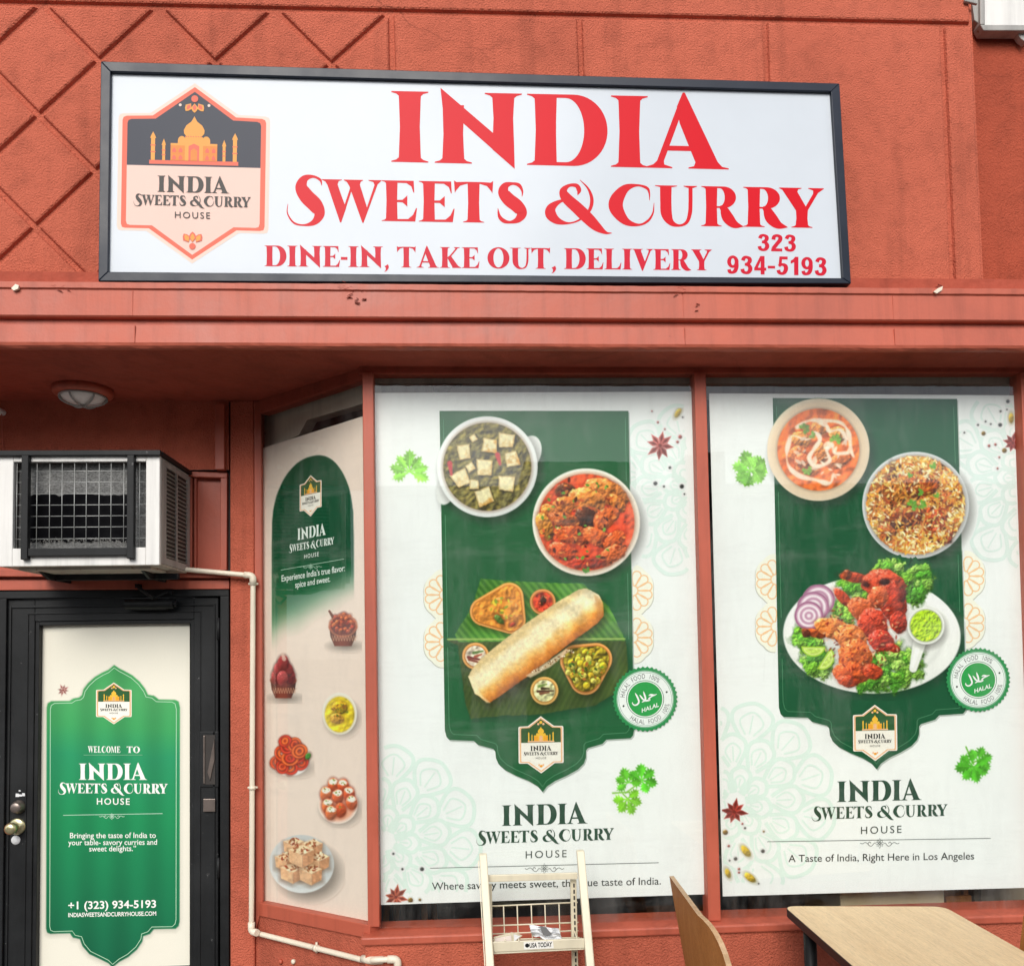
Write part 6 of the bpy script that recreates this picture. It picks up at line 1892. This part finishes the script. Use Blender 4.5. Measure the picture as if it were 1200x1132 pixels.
emblem(a, 1025.5, 858.5, 24.5, 31.5, -.02, .01, dark='2f5a34', rim='e8b48a', halo='ece4da', cream='efe6dc', gold=('f0b840', 'e8a030'), text='2a2a28', fine=False)
a.layer = 24
word(a, INDIA, 981, 939.5, 1080, 937, 24, INKG); word(a, SWEETS, 951, 960, 1110.5, 955.5, 14, INKG, 13.5)
say(a, 'HOUSE', 1009, 977, 1056.5, 975.5, 8.4, '33403a', 0, 1.32); a.build('wordmark')
a.layer = 24; flourish(a, 899, 986, 1161, 982, 1031, 6.2, '5a625e', .8); a.build('flourish')
a.layer = 24; say(a, 'A Taste of India, Right Here in Los Angeles', 924, 1009.8, 1141.5, 1006.6, 8.3, '2c312f', .004); a.build('caption')

# ------------------------------------------------------------------ narrow poster in the splayed window
SP = Plane(SPL.o - SPL.n * .0225, SPL.n)
sc_ = [(306.3, 525.6), (424.8, 488), (431, 1081.5), (307, 1056.5)]
side_ = empty('window_poster', SP.at(370, 1065), 'narrow beige poster with a green arch and plates of sweets, in the angled side window', 'poster', 'posters behind the shop windows')
BE = 'e6d5c8'
mb = MB(); mb.prism([SP.at(x, y, -.0004) for x, y in sc_], -SPL.n * .0015); mb.build('sheet', vinyl('beige_vinyl_sheet', ink(BE)), side_)
a = Art(SP, side_, M['print'])
pc = Pic(312, 528, 420, 800, BE, 1.15)
arch = [(318.6, 800), (318.4, 640), (318.8, 612)] + [tuple(p_[:2]) for p_ in cr([(320, 598, 0), (325, 578, 0), (336, 556, 0), (352, 540, 0), (372, 533.5, 0), (388, 538, 0), (401, 553, 0), (410, 575, 0), (414, 600, 0)], 6)] + [(414.6, 630), (415.5, 800)]
sd = pc.pol(arch)
k_ = np.clip((pc.Y - 640) / 120, 0, 1)
colr = C8('0f4b30') * (1 - k_)[..., None] + C8('2a7a48') * k_[..., None]
fade = np.clip((770 - pc.Y - (pc.X - 318) * .62 + 22 * (fbm(pc.X, pc.Y, 40, 2, 2) - .5)) / 58, 0, 1); fade = fade * fade * (3 - 2 * fade)
pc.put(sd, np.clip(colr + 18 * (fbm(pc.X, pc.Y, 30, 5, 3) - .5)[..., None], 0, 255)); al = np.clip(.5 - sd / 1.2, 0, 1) * fade
pc.c = C8(BE) * (1 - al)[..., None] + colr * al[..., None]; pc.m = al
a.layer = 4; pc.emit(a, 'green_arch')
a.layer = 20
emblem(a, 364, 581, 12.2, 23.2, -.22, 0, dark='3a5a34', rim='e8b48a', halo='ece4da', cream='efe6dc', gold=('f0b840', 'e8a030'), text='2a2a28', fine=False)
LT_ = 'dfe9e2'
a.layer = 20
word(a, INDIA, 348.5, 633, 382, 626.5, 13.5, LT_); word(a, SWEETS, 338.5, 647, 391.5, 637.5, 8.2, LT_); say(a, 'HOUSE', 356.5, 654.5, 373.5, 651.5, 4.6, LT_, .01, 1.3); a.build('wordmark')
a.layer = 20; flourish(a, 329, 668, 403, 655, 364, 3.6, 'a9c9b4', .6); a.build('flourish')
a.layer = 20
say(a, 'Experience India\u2019s true flavor:', 330, 681.5, 404, 669, 7.2, LT_, .01); say(a, 'spice and sweet.', 346, 688.8, 387, 681.5, 7.0, LT_, .01); a.build('caption')
def sweet(x0, y0, x1, y1, fn, label, bgc=BE):
    a.layer = 30
    p_ = Pic(x0, y0, x1, y1, bgc, 1.5); fn(p_); p_.emit(a, 'dish_picture', label)
def clay(pc, cx, cy, w_, h_):                     # small clay pot seen from the front
    P = [(cx - w_, cy), (cx - w_ * .92, cy + h_ * .5), (cx - w_ * .62, cy + h_), (cx + w_ * .62, cy + h_), (cx + w_ * .92, cy + h_ * .5), (cx + w_, cy)]
    pc.shadow(cx + 3, cy + h_, w_ * 1.0, h_ * .22, .45, 4)
    sd = pc.pol(P); l = 1.0 - .5 * ((pc.X - cx) / w_) ** 2 - .12 * (pc.X - cx) / w_
    pc.put(sd, np.clip(C8('7c3a2c') * l[..., None], 0, 255))
    for k in range(9):
        x = cx - w_ * .8 + k * w_ * .2; pc.put(pc.cap(x, cy + h_ * .45, x + w_ * .1, cy + h_ * .7, .4), 'c89a7a', .7, .6); pc.put(pc.cap(x + w_ * .2, cy + h_ * .45, x + w_ * .1, cy + h_ * .7, .4), 'c89a7a', .7, .6)
    pc.put(pc.ell(cx, cy, w_ * 1.02, w_ * .42)[0], 'a8503a')
def s_a(pc):
    pc.put(pc.cap(386, 716, 392, 726, 1.3, 2), '6a3a2a'); clay(pc, 402, 735, 16, 22)
    pc.put(pc.ell(402, 733, 14.2, 10)[0], '6a1a12')
    rnd = random.Random(5)
    for k in range(60):
        x, y = in_disc(402, 730.5, 13, 11)(rnd); pc.blob(x, y, 2.3, 1.8, rnd.uniform(0, 3), rnd.choice(['e0452a', 'd8582e', 'f07a3c', 'c8301e']), k, .3, .1, .35, '5a120a', eop=.4)
    pc.put(np.abs(pc.ell(402, 733, 16, 12.5)[0]) - .7, 'b86a4a', .9, .8)
sweet(380, 708, 424, 766, s_a, 'clay pot of red chopped sweet')
def s_b(pc):
    clay(pc, 332, 797, 15, 21)
    for k, (x, y, rx, ry) in enumerate(((324, 793, 6, 9), (340, 793, 6, 9), (327, 784, 6, 8), (337, 785, 6, 8), (332, 777, 6.5, 9), (331, 795, 6.5, 9))): pc.blob(x, y, rx, ry, 0, ['a83a3a', '9a3034', 'b5484a'][k % 3], k + 70, .25, .06, .5, '3a0e0e')
    pc.put(pc.cap(331, 766, 333, 772, 1.6, 2.4), 'd8c0b0', .8); 
sweet(312, 762, 354, 824, s_b, 'clay pot of dark red dumplings')
def s_c(pc):
    pc.shadow(401, 841, 20, 21, .4, 5); pc.put(pc.ell(398, 836, 20.2, 24.5, -.05)[0], 'e4e0d4'); pc.put(pc.ell(398, 837, 18, 21.5)[0], 'b89a30', .5, 1.5)
    pc.put(pc.ell(398, 837, 17.2, 20.8)[0], pc.relief('e2c62a', 7, 3, .35))
    pc.blob(398, 829, 9.5, 7.5, .1, 'dcae20', 3, .5, .15, .2, '8a6a10'); pc.blob(395, 842, 8.5, 6, .2, 'e0a83c', 5, .4, .15, .2, '8a6a10'); pc.speck(24, in_disc(398, 832, 10, 11), ['8a5a1c', '6a7a20'], .8, 3, 1.8)
sweet(374, 806, 424, 868, s_c, 'plate of yellow sweet in saffron milk')
def s_d(pc):
    pc.shadow(343, 899, 21, 10, .4, 5); pc.put(pc.ell(340, 893, 21.5, 16)[0], 'e6e2de'); pc.put(pc.ell(340, 890, 19, 12)[0], 'c8c0b8')
    rnd = random.Random(2)
    for k, (x, y, r_) in enumerate(((326, 893, 8), (353, 893, 8), (340, 899, 8), (331, 898, 7), (348, 885, 9), (331, 883, 8.5), (340, 888, 9), (337, 874, 8), (345, 872, 7), (351, 880, 8), (334, 868, 6))):
        for q_ in (1, .5):
            pc.put(np.abs(pc.ell(x, y, r_ * q_, r_ * q_ * .85, rnd.uniform(0, 3))[0]) - 2.1, '6a1c10', .6, 1.2)
            sdd, u, v = pc.ell(x, y, r_ * q_, r_ * q_ * .85, rnd.uniform(0, 3)); pc.put(np.abs(sdd) - 1.5, np.clip(C8(rnd.choice(['e0562e', 'd84430', 'ea6e34'])) * (1.05 - .25 * np.abs(sdd) / 1.5)[..., None], 0, 255), 1, .7)
    pc.blob(361, 886, 3, 4, .4, '4f9a3a', 3, .4, .1)
sweet(314, 856, 368, 916, s_d, 'plate of orange jalebi spirals')
def s_e(pc):
    pc.shadow(399, 947, 23, 20, .4, 5); pc.put(pc.ell(396, 941, 23.5, 24)[0], 'e8d8cc'); pc.put(pc.ell(396, 942, 20.5, 20)[0], 'e49a78', .8, 2)
    for k, (x, y) in enumerate(((391, 920), (402, 921), (382, 930), (396, 933), (409, 930), (384, 944), (412, 940), (399, 949), (388, 952))):
        pc.blob(x, y, 6.6, 8.6, .1 * (k % 3 - 1), ['ec6a34', 'e85e2c', 'f07a40'][k % 3], k + 90, .2, .05, .35, '7a2410')
        if k != 7: pc.put(pc.ell(x, y - 4, 5, 3.5, 0, .3, k, 3)[0], 'f6efe4', .95, .8)
        pc.speck(4, in_disc(x, y - 4, 3), ['6a9a30', '8a6a20'], .7, k)
sweet(368, 908, 424, 970, s_e, 'plate of orange rolls with white cream')
def s_f(pc):
    pc.shadow(362, 1022, 37, 32, .42, 7); sd, u, v = pc.ell(353.5, 1012, 38, 34, .1); pc.put(sd, np.clip(C8('cfd2d2') * (1 + .06 * v - .04 * u)[..., None], 0, 255)); pc.put(np.abs(pc.ell(353.5, 1011, 33, 28.5, .1)[0]) - 1, 'b8bcbc', .6, 2)
    def ck(x, y, s_):
        T = [(x - s_, y - s_ * .45), (x + s_ * .1, y - s_ * .85), (x + s_, y - s_ * .45), (x + s_ * .1, y - s_ * .02)]
        pc.put(pc.pol([(x - s_, y - s_ * .4), (x + s_, y - s_ * .4), (x + s_ * 1.1, y + s_ * .7), (x, y + s_ * 1.1), (x - s_, y + s_ * .7)]) - 1, '5a3a20', .45, 3)
        n_ = fbm(pc.X, pc.Y, 4, int(x), 4)
        pc.put(pc.pol([T[0], T[3], (x + s_ * .1, y + s_ * .98), (x - s_ * .92, y + s_ * .5)], .4, 3), np.clip(C8('e2b48a') * (.8 + .4 * n_)[..., None], 0, 255))
        pc.put(pc.pol([T[3], T[2], (x + s_ * .95, y + s_ * .5), (x + s_ * .1, y + s_ * .98)], .4, 4), np.clip(C8('c8926a') * (.8 + .4 * n_)[..., None], 0, 255))
        pc.put(pc.pol(T, .4, 5), np.clip(C8('f0d0a8') * (.8 + .4 * n_)[..., None], 0, 255))
        pc.speck(18, in_disc(x, y - s_ * .45, s_ * .6, s_ * .35), ['8a5030', 'b87848', 'f4e0c0', '9a3a20'], .9, int(x * 3), 2)
    for x, y, s_ in ((344, 991, 12), (366, 993, 12), (335, 1009, 13), (373, 1009, 13), (342, 1022, 13.5), (364, 1024, 13.5), (353, 1002, 15)): ck(x, y, s_)
sweet(308, 966, 404, 1060, s_f, 'large grey plate of stacked beige sweet cubes')

# ------------------------------------------------------------------ poster on the door
YD = YL + .034
DP = Plane((0, YD, 0), (0, -1, 0))
dpos = empty('door_poster', PY(133, 1132, YD), 'tall cream poster with a green ogee panel reading WELCOME TO INDIA, in the black door', 'poster')
CR_ = 'dedbcc'
pB, pC = PY(41, 1250, YD), PY(222, 1250, YD)
mb = MB(); mb.prism([PY(45, 733, YD + .0004), PY(222.3, 727.5, YD + .0004), Vector((pC.x, YD + .0004, gz0 + .05)), Vector((pB.x, YD + .0004, gz0 + .05))], (0, .0015, 0))
mb.build('sheet', vinyl('cream_vinyl_sheet', ink(CR_), .05), dpos)
a = Art(DP, dpos, M['print'])
Z6 = lambda P: [(x / 2.503, 680 + y / 2.503) for x, y in P]
left = [(335, 248), (318, 262), (300, 270), (278, 283), (258, 301), (245, 318), (240, 336), (232, 343), (215, 346), (204, 353), (150, 354), (140, 360), (137, 372), (135, 1020), (138, 1032), (148, 1036), (205, 1034), (214, 1047), (234, 1051), (242, 1072), (262, 1095), (300, 1113), (318, 1122), (330, 1134)]
right = [(350, 1118), (376, 1104), (402, 1082), (418, 1058), (420, 1043), (440, 1036), (452, 1022), (515, 1021), (524, 1013), (527, 1000), (528, 372), (524, 355), (514, 350), (466, 349), (452, 338), (434, 335), (426, 318), (410, 297), (388, 278), (364, 265), (350, 258)]
ogee = Z6(left + right)
pc = Pic(48, 774, 216, 1136, CR_, 1.1)
pc.put(pc.pol([(x - .6, y + 2.2) for x, y in ogee]), '6a6a5a', .35, 4)
yv = pc.Y; st_ = np.array([775., 815, 850, 885, 960, 1040, 1135]); cl_ = np.stack([C8(c_) for c_ in ('3f9656', '46985a', '3a9356', '27875a', '1d7f4e', '197048', '155c40')])
colr = np.stack([np.interp(yv + 14 * (fbm(pc.X, pc.Y, 60, 3, 3) - .5), st_, cl_[:, k]) for k in range(3)], -1)
colr = colr * (1 + .05 * np.sin(pc.X * .16 + 1))[..., None]
pc.put(pc.pol(ogee), np.clip(colr, 0, 255)); a.layer = 3; pc.emit(a, 'green_ogee_panel')
a.layer = 8
cxo, cyo = 132.5, 954
a.stroke([(cxo + (x - cxo) * .945, cyo + (y - cyo) * .981) for x, y in ogee], .75, 'a9d0b0', closed=True); a.build('panel_outline')
a.layer = 10
emblem(a, 133.4, 824, 19.8, 23.4, 0, 0, dark='2f5a34', rim='d8a878', halo='e8dfcf', cream='f0e8dc', gold=('f0b840', 'e8a030'), text='2a2a28', fine=False)
a.layer = 8
LW = 'e9efe4'
say_caps(a, 'WELCOME', 103, 881.5, 141, 881.8, 7.4, LW, .10); say_caps(a, 'TO', 148.5, 881.8, 164, 882, 7.4, LW, .10); a.stroke([(98, 884.5), (167, 884.5)], .5, '7fb08c')
a.build('lettering', 'words WELCOME TO')
a.layer = 8
word(a, INDIA, 92.5, 913.5, 172.5, 913.5, 19, LW); word(a, SWEETS, 68, 929, 196.5, 929.5, 11.3, LW); say(a, 'HOUSE', 113.5, 942.3, 152, 942.6, 7.2, LW, .012, 1.25); a.build('wordmark')
a.layer = 8; flourish(a, 74, 955, 190.5, 953, 131, 4.0, 'bcd8c4', .6); a.build('flourish')
a.layer = 8
say(a, 'Bringing the taste of India to', 82, 981.8, 182.6, 981.4, 6.2, LW, .006); say(a, 'your table- savory curries and', 80, 990, 184, 989.4, 6.2, LW, .006); say(a, 'sweet delights.\u201d', 104.5, 997.3, 159.5, 996.8, 6.2, LW, .006); a.build('caption')
a.layer = 8
say(a, '+1 (323) 934-5193', 80, 1065, 182.8, 1063, 8.6, LW, .018); say(a, 'INDIASWEETSANDCURRYHOUSE.COM', 80, 1074.2, 183, 1072.3, 4.7, LW, .018); a.build('phone_number')
a.layer = 3
pc = Pic(66, 800, 84, 818, CR_, 1.6); anise(pc, 74, 808.5, 7.5, 4, 'c8a098'); pc.emit(a, 'spice_picture')

# ------------------------------------------------------------------ sticker on the newspaper rack
a = Art(RACKP, rack, M['print'], 1.0)
a.poly([(613.5, 1103.2), (648, 1101.8), (649, 1110.8), (614, 1112.3)], 'e9e7e0'); a.layer = 4
say(a, 'USA TODAY', 620.5, 1110.0, 647, 1108.7, 5.2, '1c1c20', .03); a.disc(617.8, 1107.5, 2.5, 2.5, '1c1c20', n=20); a.build('name_sticker')
